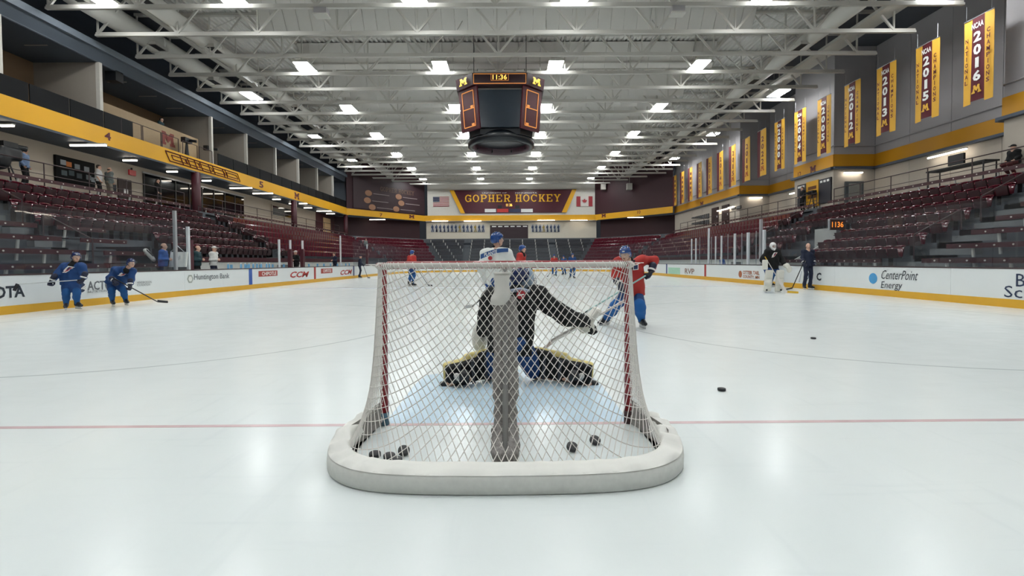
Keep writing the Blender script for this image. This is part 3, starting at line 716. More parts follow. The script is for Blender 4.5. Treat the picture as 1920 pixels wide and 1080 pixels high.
# ================================================================== high-bay lights
def make_light():
    t = thing('high_bay_light', 'x', 'light')
    part('housing', MB().box(-.46, .46, -.78, .78, .02, .14).box(-.2, .2, -.4, .4, .14, .24).mesh('housing'), STEEL_W, t)
    part('lamp_panel', MB().box(-.42, .42, -.74, .74, -.02, .02).mesh('lamp_panel'), LAMP, t)
    for y in (-.6, .6): part('hanger', MB().tube([(0, y, .14), (0, y, 2.35)], .012, 4).mesh('hanger'), STEEL_W, t)
    return t
lt0 = make_light(); first = True
COLS = [(-12.5, 'left outer'), (-4.2, 'left inner'), (2.85, 'right inner'), (11.7, 'right outer')]
def put_light(x, y, lab):
    global first
    if first: lt0.location = (x, y, 13.28); lt0['label'] = lab; lt0['group'] = 'high-bay lights over the rink'; first = False
    else: copy_tree(lt0, (x, y, 13.28), label=lab, group='high-bay lights over the rink')
for k in range(-3, 7):
    for x, nm in COLS:
        y = 21.2+7.6*k
        put_light(x, y, f'square white roof light, {nm} line, ' + (f'{ORD[k]} from the camera in the frame' if k >= 0 else f'{ORD[-k-1]} of those above the frame'))
for x, nm in ((-18.5, 'by the left balcony'), (19.4, 'by the right wall')):
    for k, y in enumerate((10.2, 21.4, 33.6, 44.6, 55.0)):
        put_light(x, y, f'square white roof light {nm}, ' + (f'{ORD[k-1]} from the camera in the frame' if k else 'above the top of the frame'))
# sprinkler-like cowls on the second truss
for px in (603, 1270):
    p = WY(px, 24, 21.2); p.z = 12.58; t = thing('junction_box', f'grey junction box under the roof truss {"left" if px < 900 else "right"} of the scoreboard', 'box', p)
    obj('box', MB().box(p.x-.28, p.x+.28, p.y-.2, p.y+.2, p.z-.14, p.z+.14), GREYW, t); obj('lip', MB().box(p.x-.32, p.x+.32, p.y-.24, p.y+.24, p.z-.2, p.z-.14), STEEL_W, t)

# ================================================================== tubes under the balconies
def tube_light(p, q, lab, grp):
    p, q = Vector(p), Vector(q); c = (p+q)/2; t = thing('tube_light', lab, 'light', c, group=grp)
    d = (q-p).normalized(); obj('housing', MB().bar(p+Vector((0, 0, .07)), q+Vector((0, 0, .07)), .16, .06), STEEL_W, t); obj('tube', MB().bar(p, q, .09, .06), TUBE, t)
LT = [(132, 200, 273), (231, 257, 301), (313, 333, 322), (379, 396, 339), (431, 473, 353), (474, 512, 363), (511, 526, 374), (542, 551, 382), (561, 576, 382), (570, 585, 390), (594, 622, 396), (612, 628, 401), (0, 26, 236)]
for q, (a, b, y) in enumerate(sorted(LT)):
    p, r = WZ(a, y, 7.3), WZ(b, y, 7.3); r.y = p.y
    tube_light(p, r, f'slim tube light under the left balcony, {ORD[q]} from the left edge', 'tube lights under the left balcony')
for q, (a, b, y) in enumerate(((693, 722, 412), (810, 840, 414.5), (870, 902, 414.5), (1008, 1040, 413), (1070, 1101, 413), (1177, 1206, 408))):
    p, r = WY(a, y, 70.6 if 760 < a < 1150 else 65.0), WY(b, y, 70.6 if 760 < a < 1150 else 65.0); r.z = p.z
    tube_light(p, r, f'slim tube light below the far gold band, {ORD[q]} from the left', 'tube lights on the far wall')
for q, (a, b, y0, y1, X) in enumerate(((1740, 1812, 297, 283, 24.3), (1481, 1494, 364, 360, 24.3), (1345, 1366, 396, 391, 21.75), (1365, 1376, 390, 387, 21.75), (1417, 1430, 374, 370, 24.3))):
    p, r = WX(a, y0, X), WX(b, y1, X); r.z = p.z
    tube_light(p, r, f'slim tube light under the right-hand gold band, running along the wall, {["nearest", "second nearest", "third nearest", "farthest", "middle"][q]}', 'tube lights on the right wall')
for q, (a, b, y, Y, lab) in enumerate(((1583, 1617, 324, 31.2, 'bright tube light facing the camera in the right wall recess'), (1405, 1429, 371, 44.0, 'tube light facing the camera beside the far right doors'))):
    p, r = WY(a, y, Y), WY(b, y, Y); r.z = p.z; tube_light(p, r, lab, 'tube lights on the right wall')

# ================================================================== seats
def seat_parts():
    def back(u, v):
        y = (u-.5)*.48; z = .44+.42*v; x = -.12-.10*v+.03*(2*u-1)**2+.02*math.sin(v*math.pi)
        if v > .9: x -= .03
        return (x, y, z)
    mb = MB().grid(back, 4, 5); n = len(mb.v)
    mb.add([(x-.035, y, z-.005) for x, y, z in mb.v[:n]], [f[::-1] for f in mb.f[:20]])
    mb.add([mb.v[i*6+5] for i in range(5)]+[mb.v[n+i*6+5] for i in range(5)], [(i, i+1, 5+i+1, 5+i) for i in range(4)])
    def crown(u, v):
        q = (u-.5)*2; a = v*math.pi; w_ = math.sqrt(max(0, 1-q*q*.92)); return (-.235+.06*math.cos(a)*(.4+.6*w_), q*.232, .85+.05*math.sin(a)*w_)
    mb.add(*(lambda g: (g.v, g.f))(MB().grid(crown, 6, 4)))
    bk = mb.mesh('backrest', True)
    def pan(u, v): y = (u-.5)*.45; return (.0+.07*v+.015*(2*u-1)**2, y, .40+.36*v)
    mb = MB().grid(pan, 3, 3); n = len(mb.v)
    mb.add([(x+.05, y, z-.01) for x, y, z in mb.v[:n]], [f[::-1] for f in mb.f[:9]])
    mb.add([mb.v[i*4+3] for i in range(4)]+[mb.v[n+i*4+3] for i in range(4)], [(i, i+1, 4+i+1, 4+i) for i in range(3)])
    pn = mb.mesh('seat_pan', True)
    br = MB().box(-.16, .02, -.27, -.25, .0, .52).box(-.08, -.02, -.26, .26, .38, .42).box(-.1, .14, -.27, -.245, .6, .64).mesh('bracket')
    return bk, pn, br
BK, PN, BR = seat_parts()
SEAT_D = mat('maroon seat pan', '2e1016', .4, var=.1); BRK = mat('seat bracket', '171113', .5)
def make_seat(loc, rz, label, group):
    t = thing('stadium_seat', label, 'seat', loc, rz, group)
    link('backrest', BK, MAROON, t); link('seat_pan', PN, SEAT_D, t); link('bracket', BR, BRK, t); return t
SEATS = []
def seat_row(side, k, y0, y1):
    n = int((y1-y0)/.54)
    for i in range(n): SEATS.append((side, k, (side*(rowX(k)-.12), y0+.27+.54*i, rowZ(k)-.85)))
for k in (1, 2, 3, 4): seat_row(-1, k, 17.35 if k > 1 else 12.0, 30.7); seat_row(-1, k, 32.05, 57)
for k in (5, 6): seat_row(-1, k, 22.05, 30.7); seat_row(-1, k, 32.05, 57)
for k in (1, 2, 3): seat_row(1, k, 17.8 if k > 1 else 16.2, 30.7)
for k in (4, 5, 6, 7): seat_row(1, k, 17.8, 24.1)
for k in (4, 5, 6): seat_row(1, k, 27.3, 30.7)
for k in range(1, 7): seat_row(1, k, 32.05, 57)
SEATS.sort(key=lambda s: s[2][1])
RN = ['', 'top', 'second from the top', 'third from the top', 'fourth from the top', 'fifth from the top', 'sixth from the top', 'lowest']
CNT = {}
O30 = ORD + ['twenty-third', 'twenty-fourth', 'twenty-fifth', 'twenty-sixth', 'twenty-seventh', 'twenty-eighth', 'twenty-ninth'] + ['thirtieth'] + ['thirty-'+q for q in ORD[:9]] + ['fortieth'] + ['forty-'+q for q in ORD[:9]]
for side, k, loc in SEATS[:300]:
    n_ = CNT[(side, k)] = CNT.get((side, k), -1)+1
    sd = 'left' if side < 0 else 'right'
    make_seat(loc, 0 if side < 0 else math.pi, f'glossy maroon folding seat, {RN[k]} row, {sd} stand, {O30[n_]} from the near end', f'maroon seats, {sd} stand, {RN[k]} row')
def far_seat_mesh(mb, p, d, nrm):          # d along the row, nrm towards the rink
    p = Vector(p); up = Vector((0, 0, 1))
    mb.obox(p - nrm*.12 + up*.66, d, up + nrm*-.2, nrm, .24, .2, .02); mb.obox(p + nrm*.06 + up*.58, d, up, nrm, .22, .17, .025)
mb = MB()
for side, k, loc in SEATS[300:]: far_seat_mesh(mb, loc, Vector((0, 1, 0)), Vector((-side, 0, 0)))
for k in range(1, 8):
    o = rowX(k)-12.95-.12; P = bowl(o, 57.0)
    for a, b in ((0, 1), (1, 2), (3, 4), (4, 5)):
        A, B = Vector((*P[a], rowZ(k)-.85)), Vector((*P[b], rowZ(k)-.85)); d = (B-A).normalized(); L = (B-A).length; nv = Vector((d.y, -d.x, 0))
        for i in range(int((L-.5)/.54)): far_seat_mesh(mb, A + d*(.5+.54*i), d, nv)
tag(obj('far_stadium_seats', mb, MAROON), 'rows of maroon seats in the far part of the stands', 'seats', kind='stuff')
# far bleachers: dark planks on white brackets
GREYB = mat('dark grey bench plank', '2d2f36', .4)
for k in range(1, 8):
    y = 62.6+rowX(k)-12.95; z = rowZ(k)-.85
    xe = -bowl(rowX(k)-12.95)[2][0]-.45
    for j, (x0, x1) in enumerate(((-xe, -6.9), (-5.9, 5.6), (6.7, xe))):
        t = thing('bleacher_bench', f'dark plank bench of the far bleachers, {ORD[k-1]} row from the top, {["left", "middle", "right"][j]} block', 'bench', (0, y, z), group='far plank benches')
        obj('back_plank', MB().box(x0, x1, y+.0, y+.05, z+.45, z+.8), GREYB, t); obj('seat_plank', MB().box(x0, x1, y-.4, y-.02, z+.38, z+.44), GREYB, t)
        mb = MB()
        for q in range(int((x1-x0)/1.9)+1): mb.box(x0+.1+q*1.9, x0+.2+q*1.9, y-.06, y+.0, z+.4, z+.82)
        obj('bracket', mb, SUPW, t)
# near rows without seats: rails on white brackets
PLANK = mat('maroon rail plank', '3d141c', .35, var=.1); GLINT = mat('pale glint', 'c9c0b8', .4)
def rail_row(side, k, y0, y1, lab, grp):
    X, z = side*rowX(k), rowZ(k); t = thing('rail_bench', lab, 'bench', (X, (y0+y1)/2, z-.85), group=grp)
    f = -side
    obj('plank', MB().box(min(X, X+f*.05), max(X, X+f*.05), y0, y1, z-.16, z), PLANK, t)
    obj('lower_plank', MB().box(X-.2, X+.2, y0+.25, y1-.05, z-.5, z-.46), DARK, t)
    y = y0+.3
    while y < y1: obj('bracket', MB().bar((X-f*.02, y+.05, z-.14), (X-f*.1, y+.05, z-.85), .07, .05), SUPW, t); y += 1.95
    y = y0+.25
    while y < y1: obj('glint_dot', MB().tube([(X+f*.04, y, z-.08), (X+f*.065, y, z-.08)], .03, 6), GLINT, t); y += .55  # pale dots added as the highlights along the rail
for k in (4, 5, 6, 7, 8):
    if k > 4: rail_row(-1, k, 7, 16.55, f'maroon rail bench left of the concrete aisle, left stand, {["", "", "", "", "", "top", "second", "third", "lowest"][k]} of four', 'rail benches, near left')
    rail_row(1, k, 7, 16.0, f'maroon rail bench right of the concrete aisle, right stand, {["", "", "", "", "top", "second", "third", "fourth", "lowest"][k]} of five', 'rail benches, near right')
for k in (5, 6, 7, 8): rail_row(-1, k, 17.3, 19.35, f'short maroon rail bench beside the dark opening of the left stand, {["top", "second", "third", "lowest"][k-5]} of four', 'short rail benches, left')
rail_row(1, 8, 17.8, 24.0, 'long maroon rail bench just behind the boards, below the right-hand seats', 'rail bench right')
for side, segs in ((-1, ((8, 30.7), (32.0, 45), (45.3, 60))), (1, ((8, 30.7), (32.0, 45), (45.3, 60)))):
    for q, (a, b) in enumerate(segs):
        rail_row(side, 0, a, b, f'maroon drink rail behind the top seat row, {"left" if side < 0 else "right"} stand, {["nearest", "middle", "farthest"][q]} length', 'drink rails on the concourse edge')
# concourse guard rails
def guard(side, y0, y1, lab):
    X = side*21.32; t = thing('guard_rail', lab, 'railing', (X, y0, 4.85), group='concourse railings')
    obj('top_rail', MB().tube([(X, y0, 5.92), (X, y1, 5.92)], .028, 6), CAPM, t); obj('mid_rail', MB().tube([(X, y0, 5.4), (X, y1, 5.4)], .018, 6), CAPM, t)
    n = int((y1-y0)/2.2)
    for i in range(n+1): obj('post', MB().tube([(X, y0+(y1-y0)*i/n, 4.85), (X, y0+(y1-y0)*i/n, 5.92)], .025, 6), CAPM, t)
guard(-1, 10, 30.5, 'dark guard rail along the near left concourse'); guard(-1, 32.2, 58, 'dark guard rail along the far left concourse')
guard(1, 10, 30.5, 'dark guard rail along the near right concourse'); guard(1, 32.2, 58, 'dark guard rail along the far right concourse')
# aisle hand rails
def handrail(pts, lab):
    t = thing('hand_rail', lab, 'railing', pts[0]); obj('rail', MB().tube(pts, .022, 6), CAPM, t)
    for p in (pts[0], pts[-1]): obj('post', MB().tube([p, Vector(p)-Vector((0, 0, .95))], .025, 6), CAPM, t)
for side in (-1, 1):
    nm = 'left' if side < 0 else 'right'; y = 17.28 if side < 0 else 17.76
    for k, w_ in ((6, 'lower'), (3, 'upper')):
        handrail([(side*(rowX(k)-.5), y-.02, rowZ(k)-.05), (side*(rowX(k)+1.3), y-.02, rowZ(k)+.92)], f'dark {w_} hand rail at the near aisle of the {nm} stand')
    for k, w_ in ((5, 'lower'), (2, 'upper')):
        handrail([(side*(rowX(k)-.5), 31.4, rowZ(k)-.05), (side*(rowX(k)+1.6), 31.4, rowZ(k)+1.0)], f'dark {w_} hand rail at the far aisle of the {nm} stand')

# ================================================================== scoreboard
SX, SY = -.55, 30.2
sb = thing('scoreboard', 'maroon and black hanging scoreboard above centre ice', 'scoreboard', (SX, SY, 8.5))
MAR_B = mat('scoreboard maroon', '4a131f', .35); SBLK = mat('scoreboard black', '0e1319', .3); SCR = mat('dark video screen', '1b2630', .18)
def octo(a, c): return [(-a, -c), (a, -c), (c, -a), (c, a), (a, c), (-a, c), (-c, a), (-c, -a)]
def octo_prism(a0, c0, z0, a1, c1, z1):
    mb = MB(); p, q = octo(a0, c0), octo(a1, c1)
    mb.add([(SX+x, SY+y, z0) for x, y in p]+[(SX+x, SY+y, z1) for x, y in q], [tuple(range(8))[::-1], tuple(range(8, 16))]+[(i, (i+1)%8, 8+(i+1)%8, 8+i) for i in range(8)]); return mb
obj('top_ring', octo_prism(1.58, 2.65, 11.72, 1.62, 2.72, 12.38), mat('scoreboard dark maroon', '2f0f18', .35), sb)
obj('upper_frame', octo_prism(1.3, 2.1, 11.4, 1.3, 2.1, 11.75), STEEL_W, sb)
obj('core', octo_prism(1.2, 1.95, 9.0, 1.35, 2.25, 11.5), SBLK, sb)
fy = SY-2.3
obj('video_screen', MB().obox((SX, fy-.02, 10.42), (1, 0, 0), (0, -.06, 1), (0, 1, 0), 1.32, 1.08, .05), SCR, sb)
for s in (-1, 1):
    u = Vector((s*.72, .69, 0)).normalized(); nv = Vector((s*.69, -.72, 0)).normalized()
    c = Vector((SX+s*1.86, SY-1.88, 10.5)); vv = Vector((0, 0, 1)) + nv*.1
    obj('stat_panel', MB().obox(c, u, vv, nv, .82, 1.25, .05), MAR_B, sb)
    fr = MB(); c2 = c + nv*.07
    for a, b, hw, hh in ((0, 1.02, .5, .025), (0, -1.02, .5, .025), (0, .02, .5, .025)): fr.obox(c2+u*a+Vector((0, 0, b))+nv*.1*b, u, vv, nv, hw, hh, .01)
    for a in (-.5, .5): fr.obox(c2+u*a, u, vv, nv, .022, 1.03, .01)
    obj('stat_frame', fr, mat('amber frame', 'e0924c', .5, emit=.5), sb)
    for zz in (.12, -.92): obj('stat_label', MB().obox(c2+u*(-.3*1)+Vector((0, 0, zz))+nv*(.1*zz), u, vv, nv, .11, .06, .012), MATS['amber frame'], sb)
    cM = Vector((SX+s*2.14, SY-2.16, 11.83)) + nv*.04
    p0, p1 = (cM-u*.36*s*s, cM+u*.36) if s > 0 else (cM+u*.36, cM-u*.36)
    block_m(p0, p1, .42, mat('emblem gold', 'f2c81e', .5, emit=.35), sb, off=.05, n=nv)
y0 = SY-2.72
fr = MB().box(SX-1.55, SX+1.55, y0-.02, y0+.02, 12.3, 12.33).box(SX-1.55, SX+1.55, y0+.02, y0+.06, 11.76, 11.79)
for x in (-1.55, 1.52): fr.box(SX+x, SX+x+.03, y0, y0+.06, 11.76, 12.33)
obj('clock_border', fr, MATS['amber frame'], sb)
lettering('11:36', (SX-.42, y0-.01, 11.98), (SX+.42, y0-.01, 11.98), .28, LED, sb, .012, name='clock_digits'); 
fr = MB()
for x in (-.52, .5): fr.box(SX+x, SX+x+.02, y0-.02, y0, 11.93, 12.31)
fr.box(SX-.52, SX+.52, y0-.02, y0, 11.92, 11.94); obj('clock_frame', fr, MATS['amber frame'], sb)
obj('lower_frame', octo_prism(1.05, 1.85, 9.05, 1.2, 2.0, 9.3), BLACK, sb)
mb = MB()
for a in range(8): q = math.radians(a*45+22); mb.tube([(SX+1.7*math.cos(q), SY+1.7*math.sin(q), 8.7), (SX+1.8*math.cos(q), SY+1.8*math.sin(q), 9.2)], .05, 6)
obj('ring_strut', mb, BLACK, sb)
obj('lower_drum', MB().lathe([(2.0, 8.62), (2.12, 8.66), (2.16, 9.05), (2.0, 9.3), (1.75, 9.3), (1.72, 8.7), (1.85, 8.62), (2.0, 8.62)], (SX, SY, 0), 40), SBLK, sb, smooth=True)
obj('ring_lining', MB().lathe([(1.86, 8.61), (1.71, 8.7), (1.7, 9.2)], (SX, SY, 0), 40), mat('ring lining', '3a1e28', .4), sb, smooth=True)
for x in (-1.6, 1.6):
    for y in (-1.6, 1.6): obj('hanging_cable', MB().tube([(SX+x, SY+y, 12.3), (SX+x, SY+y, 15.2)], .02, 5), BLACK, sb)
obj('hanging_frame', MB().box(SX-1.9, SX+1.9, SY-1.7, SY-1.5, 12.45, 12.6).box(SX-1.9, SX+1.9, SY+1.5, SY+1.7, 12.45, 12.6), STEEL_W, sb)

# ================================================================== banners on the right
GB = mat('gold banner cloth', 'dca83a', .7, var=.06, scale=3); MBN = mat('maroon banner cloth', '571420', .7, var=.06, scale=3)
BANX = 21.0
def banner(k, kind, year):
    yc = 20.9+2.55*k; yn, yf = yc-.66, yc+.66      # near and far edge; the near edge is on the right of the picture
    zt, zb = 12.1, 8.3
    lab = {'maroon': 'maroon and gold', 'gold': 'gold', 'plain': 'maroon'}[kind]
    nm = f' reading {year}' if year else ''
    t = thing('championship_banner', f'{lab} championship banner{nm} on the right, {ORD[k+1]} from the right edge', 'banner', (BANX, yc, zb), group='championship banners')
    def sheet(name, a, b, m, z0=zb, z1=zt, dx=0.0, vee=0.0):
        def f(u, v):
            y = a+(b-a)*u; return (BANX+dx+.025*math.sin(5*y+1.5*v), y, z0+(z1-z0)*v - (vee*(1-abs(2*u-1)) if v < .01 else 0))
        g = MB().grid(f, 4, 8); nn = len(g.v); g.add([(x+.012, y, z) for x, y, z in g.v[:nn]], [q[::-1] for q in g.f[:]])
        obj(name, g, m, t)
    W_ = yf-yn
    obj('hanging_pole', MB().tube([(BANX, yn, zt+.02), (BANX, yf, zt+.02)], .025, 6), ALU, t); obj('cord', MB().tube([(BANX, yn+.1, zt), (BANX, yn+.1, zt+.7)], .008, 4).tube([(BANX, yf-.1, zt), (BANX, yf-.1, zt+.7)], .008, 4), ALU, t)
    def let(s, y0, y1, z, h, m, bold=.02):
        if s in '1I': yc_ = (y0+y1)/2; hw_ = (y1-y0)*(.24 if s == '1' else .12); y0, y1 = yc_-hw_, yc_+hw_
        lettering(s, (BANX-.04, y1, z), (BANX-.04, y0, z), h, m, t, bold, n=(-1, 0, 0), off=.006)
    if kind == 'maroon':
        sheet('gold_strip', yn, yn+W_*.28, GB); sheet('maroon_field', yn+W_*.28, yf-W_*.28, MBN, zb+.1); sheet('gold_strip', yf-W_*.28, yf, GB)
        let('NCAA', yn+W_*.3, yf-W_*.3, zt-.5, .26, WHITE_T, .03)
        for q, ch in enumerate(year): let(ch, yn+W_*.37, yf-W_*.37, zt-1.1-.58*q, .46, WHITE_T, .04)
        block_m((BANX-.04, yf-W_*.33, zb+.42), (BANX-.04, yn+W_*.33, zb+.42), .36, GB, t, flare=.3, n=(-1, 0, 0))
        for q, ch in enumerate('NATIONAL'): let(ch, yf-W_*.19, yf-W_*.09, zt-1.0-.27*q, .19, MAR_T, .025)
        for q, ch in enumerate('CHAMPIONS'): let(ch, yn+W_*.08, yn+W_*.19, zt-.9-.27*q, .2, MAR_T, .025)
    elif kind == 'gold':
        sheet('gold_field', yn, yf-W_*.32, GB, zb+.0); sheet('maroon_strip', yf-W_*.32, yf, MBN, zb-.05)
        for q, ch in enumerate(year or ''): let(ch, yn+W_*.2, yf-W_*.52, zt-1.0-.62*q, .44, MAR_T, .02)
        if not year:
            for q in range(5): obj('printed_mark', MB().box(BANX-.045, BANX-.04, yn+W_*.2, yf-W_*.52, zt-.9-.55*q, zt-.6-.55*q), MAR_T, t)
        block_m((BANX-.04, yf-W_*.42, zb+.4), (BANX-.04, yn+W_*.12, zb+.4), .42, mat('orange emblem', 'a8571f', .6), t, flare=.3, n=(-1, 0, 0))
    else: sheet('maroon_field', yn, yf, MBN)
banner(-1, 'plain', '')
for k, yv in enumerate(('2016', '2015', '2013', '2012', '2005', '2004', '2000')): banner(k, 'maroon', yv)
for k, yv in enumerate(('2022', '2019', '2015', '2014', '2013', '2010', '', '', '', '', '')): banner(7+k, 'gold', yv)

# ================================================================== far wall signs
sg = thing('hockey_sign', 'wide maroon wall sign with gold slanted ends on the far wall', 'sign', (.3, FY, 9))
a, b, c, d = WY(843, 357, FY-.1), WY(1078, 355, FY-.1), WY(1060, 398.5, FY-.1), WY(866, 400, FY-.1)
def quadprism(name, P, m, y, parent, t=.06): obj(name, MB().prism([(p.x, p.z) for p in P], (0, y, 0), (1, 0, 0), (0, 0, 1), t), m, parent)
quadprism('maroon_board', [d, c, b, a], mat('maroon sign', '4a1524', .35), FY-.08, sg)
for P4 in ((WY(843, 357, FY-.1), WY(851, 357, FY-.1), WY(872, 400, FY-.1), WY(864, 400, FY-.1)), (WY(1073, 355, FY-.1), WY(1081, 355, FY-.1), WY(1062, 398.5, FY-.1), WY(1053, 398.5, FY-.1))):
    quadprism('gold_end', [P4[3], P4[2], P4[1], P4[0]], YEL, FY-.16, sg)
p0, p1 = WY(872, 379, FY-.2), WY(1051, 378, FY-.2); slab_text('GOPHER HOCKEY', p0, Vector((p1.x, p1.y, p0.z)), 1.12, GOLD_T, sg)
for s, x0, x1 in (('UNIVERSITY OF', 904, 950), ('MINNESOTA', 966, 1007)):
    p0, p1 = WY(x0, 363, FY-.2), WY(x1, 363, FY-.2); p1.z = p0.z; lettering(s, p0, p1, .18, WHITE_T, sg, 0)
p0, p1 = WY(949, 387, FY-.2), WY(960.5, 387, FY-.2); p1.z = p0.z; lettering('11 36', p0, p1, .42, LED, sg, .03, name='clock_digits')
for x0, x1, hx in ((909, 930, 'd8d8d6'), (932, 953, 'b8322f'), (955, 976, '262c4c'), (977, 999, 'd8d8d6')):
    p0, p1 = WY(x0, 398, FY-.2), WY(x1, 391.5, FY-.2); obj('sponsor_panel', MB().box(p0.x, p1.x, FY-.18, FY-.14, p0.z, p1.z), mat('sponsor '+hx, hx, .5), sg)
for x in (937, 970): p0, p1 = WY(x-4, 391, FY-.2), WY(x+4, 385, FY-.2); obj('score_window', MB().box(p0.x, p1.x, FY-.17, FY-.14, p0.z, p1.z), BLACK, sg)
def flag(name, px0, px1, py0, py1, lab):
    p, q = WY(px0, py1, FY-.1), WY(px1, py0, FY-.1); return thing(name, lab, 'flag', (p.x, FY-.1, p.z)), p, q
t, p, q = flag('wall_flag', 812, 842, 369, 387, 'flag with red and white stripes and blue canton on the far wall')
H = (q.z-p.z)/13; FW, FR, FB = mat('flag white', 'd2cdc8', .7), mat('flag red', '9a3038', .7), mat('flag blue', '2b3350', .7)
for i in range(13): obj('stripe', MB().box(p.x, q.x, FY-.1, FY-.05, p.z+H*i, p.z+H*(i+1)), FR if i % 2 == 0 else FW, t)
cn = obj('canton', MB().box(p.x, p.x+(q.x-p.x)*.4, FY-.12, FY-.06, p.z+6*H, q.z), FB, t)
mb = MB()
for i in range(5):
    for j in range(4): mb.box(p.x+.1+i*.19, p.x+.15+i*.19, FY-.13, FY-.12, p.z+6*H+.08+j*.19, p.z+6*H+.13+j*.19)
obj('star', mb, FW, t)
t, p, q = flag('wall_flag', 1081, 1111, 368, 387, 'flag with red ends and red maple leaf on the far wall')
W4 = (q.x-p.x)/4
obj('white_field', MB().box(p.x+W4, q.x-W4, FY-.1, FY-.05, p.z, q.z), FW, t)
for x in (p.x, q.x-W4): obj('red_end', MB().box(x, x+W4, FY-.1, FY-.05, p.z, q.z), FR, t)
leaf = [(0, -.5), (.03, -.22), (.3, -.27), (.25, -.15), (.5, .08), (.42, .12), (.46, .28), (.3, .24), (.26, .32), (.12, .16), (.17, .46), (.07, .4), (0, .55)]
leaf = leaf + [(-a, b) for a, b in leaf[-2:0:-1]]
obj('maple_leaf', MB().prism([(a*.75, b*.75) for a, b in leaf], ((p.x+q.x)/2, FY-.11, (p.z+q.z)/2), (1, 0, 0), (0, 0, 1), .03), FR, t)
# hanging jerseys / photo frames on the far wall
k = 0
for x0, x1, n, y0, y1 in ((808, 910, 14, 421, 435), (996, 1051, 8, 421, 435)):
    for i in range(n):
        a, b = WY(x0+(x1-x0)*i/n, y1, FY+.45), WY(x0+(x1-x0)*(i+.85)/n, y0, FY+.45)
        t = thing('player_poster', f'cut-out player poster on the far cream wall, {ORD[i]} from the left in the {"left" if x0 < 900 else "right"} row', 'poster', ((a.x+b.x)/2, FY+.45, a.z), group='cut-out player posters')
        w_ = b.x-a.x; rr = random.Random(k); k += 1; s1 = rr.choice((-1, 1))
        obj('paper', MB().box(a.x, b.x, FY+.44, FY+.48, a.z, b.z), mat('poster paper', 'a9adb2', .7), t)
        cx = (a.x+b.x)/2; hh = b.z-a.z
        pm = MB().prism([(-.1*w_, 0), (-.35*w_*s1-.02, .0), (-.12*w_, .45*hh), (-.42*w_, .55*hh), (-.3*w_, .8*hh), (-.08*w_, .8*hh), (-.1*w_, .98*hh), (.14*w_, .98*hh), (.1*w_, .8*hh), (.34*w_, .74*hh), (.2*w_, .5*hh), (.3*w_*s1+.05, .02*hh), (.12*w_, 0), (.02*w_, .4*hh)], (cx, FY+.44, a.z), (1, 0, 0), (0, 0, 1), .02)
        obj('figure_print', pm, mat('poster navy', '2f3d5c', .7) if rr.random() < .8 else mat('poster ochre', '8d7a3a', .7), t)
tx0, tx1 = WY(811, 420, FY+.45), WY(853, 420, FY+.45); tx1.z = tx0.z; lettering('GOPHER OLYMPIANS', tx0, tx1, .22, GREY_T, wf, 0)
# mural on the left diagonal wall
P = bowl(8.35, 61.15); A, B = Vector((*P[1], 0)), Vector((*P[2], 0)); dg = (B-A).normalized(); nd = Vector((dg.y, -dg.x, 0))
def on_diag(px, py, A=A, nd=nd):
    d_ = ray(px, py); o = Vector((0, 0, CAM_H)); tt = (A-o).dot(nd)/Vector((d_.x, d_.y, 0)).dot(nd); return o + d_*tt
mu = thing('wall_mural', 'dark maroon wall mural with pale medallions on the far left diagonal wall', 'mural', (*A.to_2d(), 8.5))
a, b = on_diag(679, 412, A), on_diag(803, 345, A)
obj('mural_board', MB().bar(A+dg*.9+nd*.12+Vector((0, 0, 10.7)), B-dg*.1+nd*.12+Vector((0, 0, 10.7)), .06, 4.3), mat('mural maroon', '2e161e', .5), mu)
for px, py in ((691, 362), (689, 375.5), (698, 388.5), (747.5, 369), (752.5, 381), (743, 392)):
    c = on_diag(px, py, A+nd*.2); mb = MB(); u = dg
    mb.add([c + u*(.55*math.cos(i*math.pi/10)) + Vector((0, 0, .4*math.sin(i*math.pi/10))) for i in range(20)], [tuple(range(20))[::-1]]); obj('medallion', mb, mat('medallion tan', '9c7257', .6), mu)
    e0, e1 = c + u*.75, c + u*3.4; obj('caption_line', MB().bar(e0, e1, .02, .09), mat('caption grey', '8a7f80', .6), mu)
p0, p1 = on_diag(713, 358, A+nd*.2), on_diag(776, 364, A+nd*.2); p1.z = p0.z; slab_text('GOPHER HOCKEY', p0, p1, .6, mat('dull bronze lettering', '6a5344', .6), mu)
for px, py, s in ((712, 404, '7'),):
    p0, p1 = on_diag(px, py+2, A+nd*.06), on_diag(px+5, py+2, A+nd*.06); p1.z = p0.z; lettering(s, p0, p1, .45, MAR_T, tr, .01, n=nd, off=.01)
p0, p1 = on_diag(767, 409, A+nd*.06), on_diag(777, 409, A+nd*.06); p1.z = p0.z; block_m(p0, p1, .5, MAR_T, tr, flare=0, n=nd)
A2, B2 = Vector((*P[4], 0)), Vector((*P[3], 0)); dg2 = (A2-B2).normalized(); nd2 = Vector((dg2.y, -dg2.x, 0))
p0, p1 = on_diag(1128, 408, A2+nd2*.06, nd2), on_diag(1136, 408, A2+nd2*.06, nd2); p1.z = p0.z; block_m(p0, p1, .5, MAR_T, tr, flare=0, n=nd2)
p0, p1 = on_diag(1195, 401, A2+nd2*.06, nd2), on_diag(1201, 401, A2+nd2*.06, nd2); p1.z = p0.z; lettering('10', p0, p1, .45, MAR_T, tr, .01, n=nd2, off=.01)
for i, px in enumerate((1131, 1180)):
    p = on_diag(px, 350, A2+nd2*.5, nd2); t = thing('wall_speaker', f'small white loudspeaker hanging before the far right maroon wall, {["left", "right"][i]}', 'speaker', p)
    obj('cabinet', MB().box(p.x-.35, p.x+.35, p.y-.3, p.y+.3, p.z-.45, p.z+.45), STEEL_W, t); obj('bracket', MB().tube([(p.x, p.y, p.z+.45), (p.x, p.y, p.z+1.6)], .03, 6), STEEL_W, t)

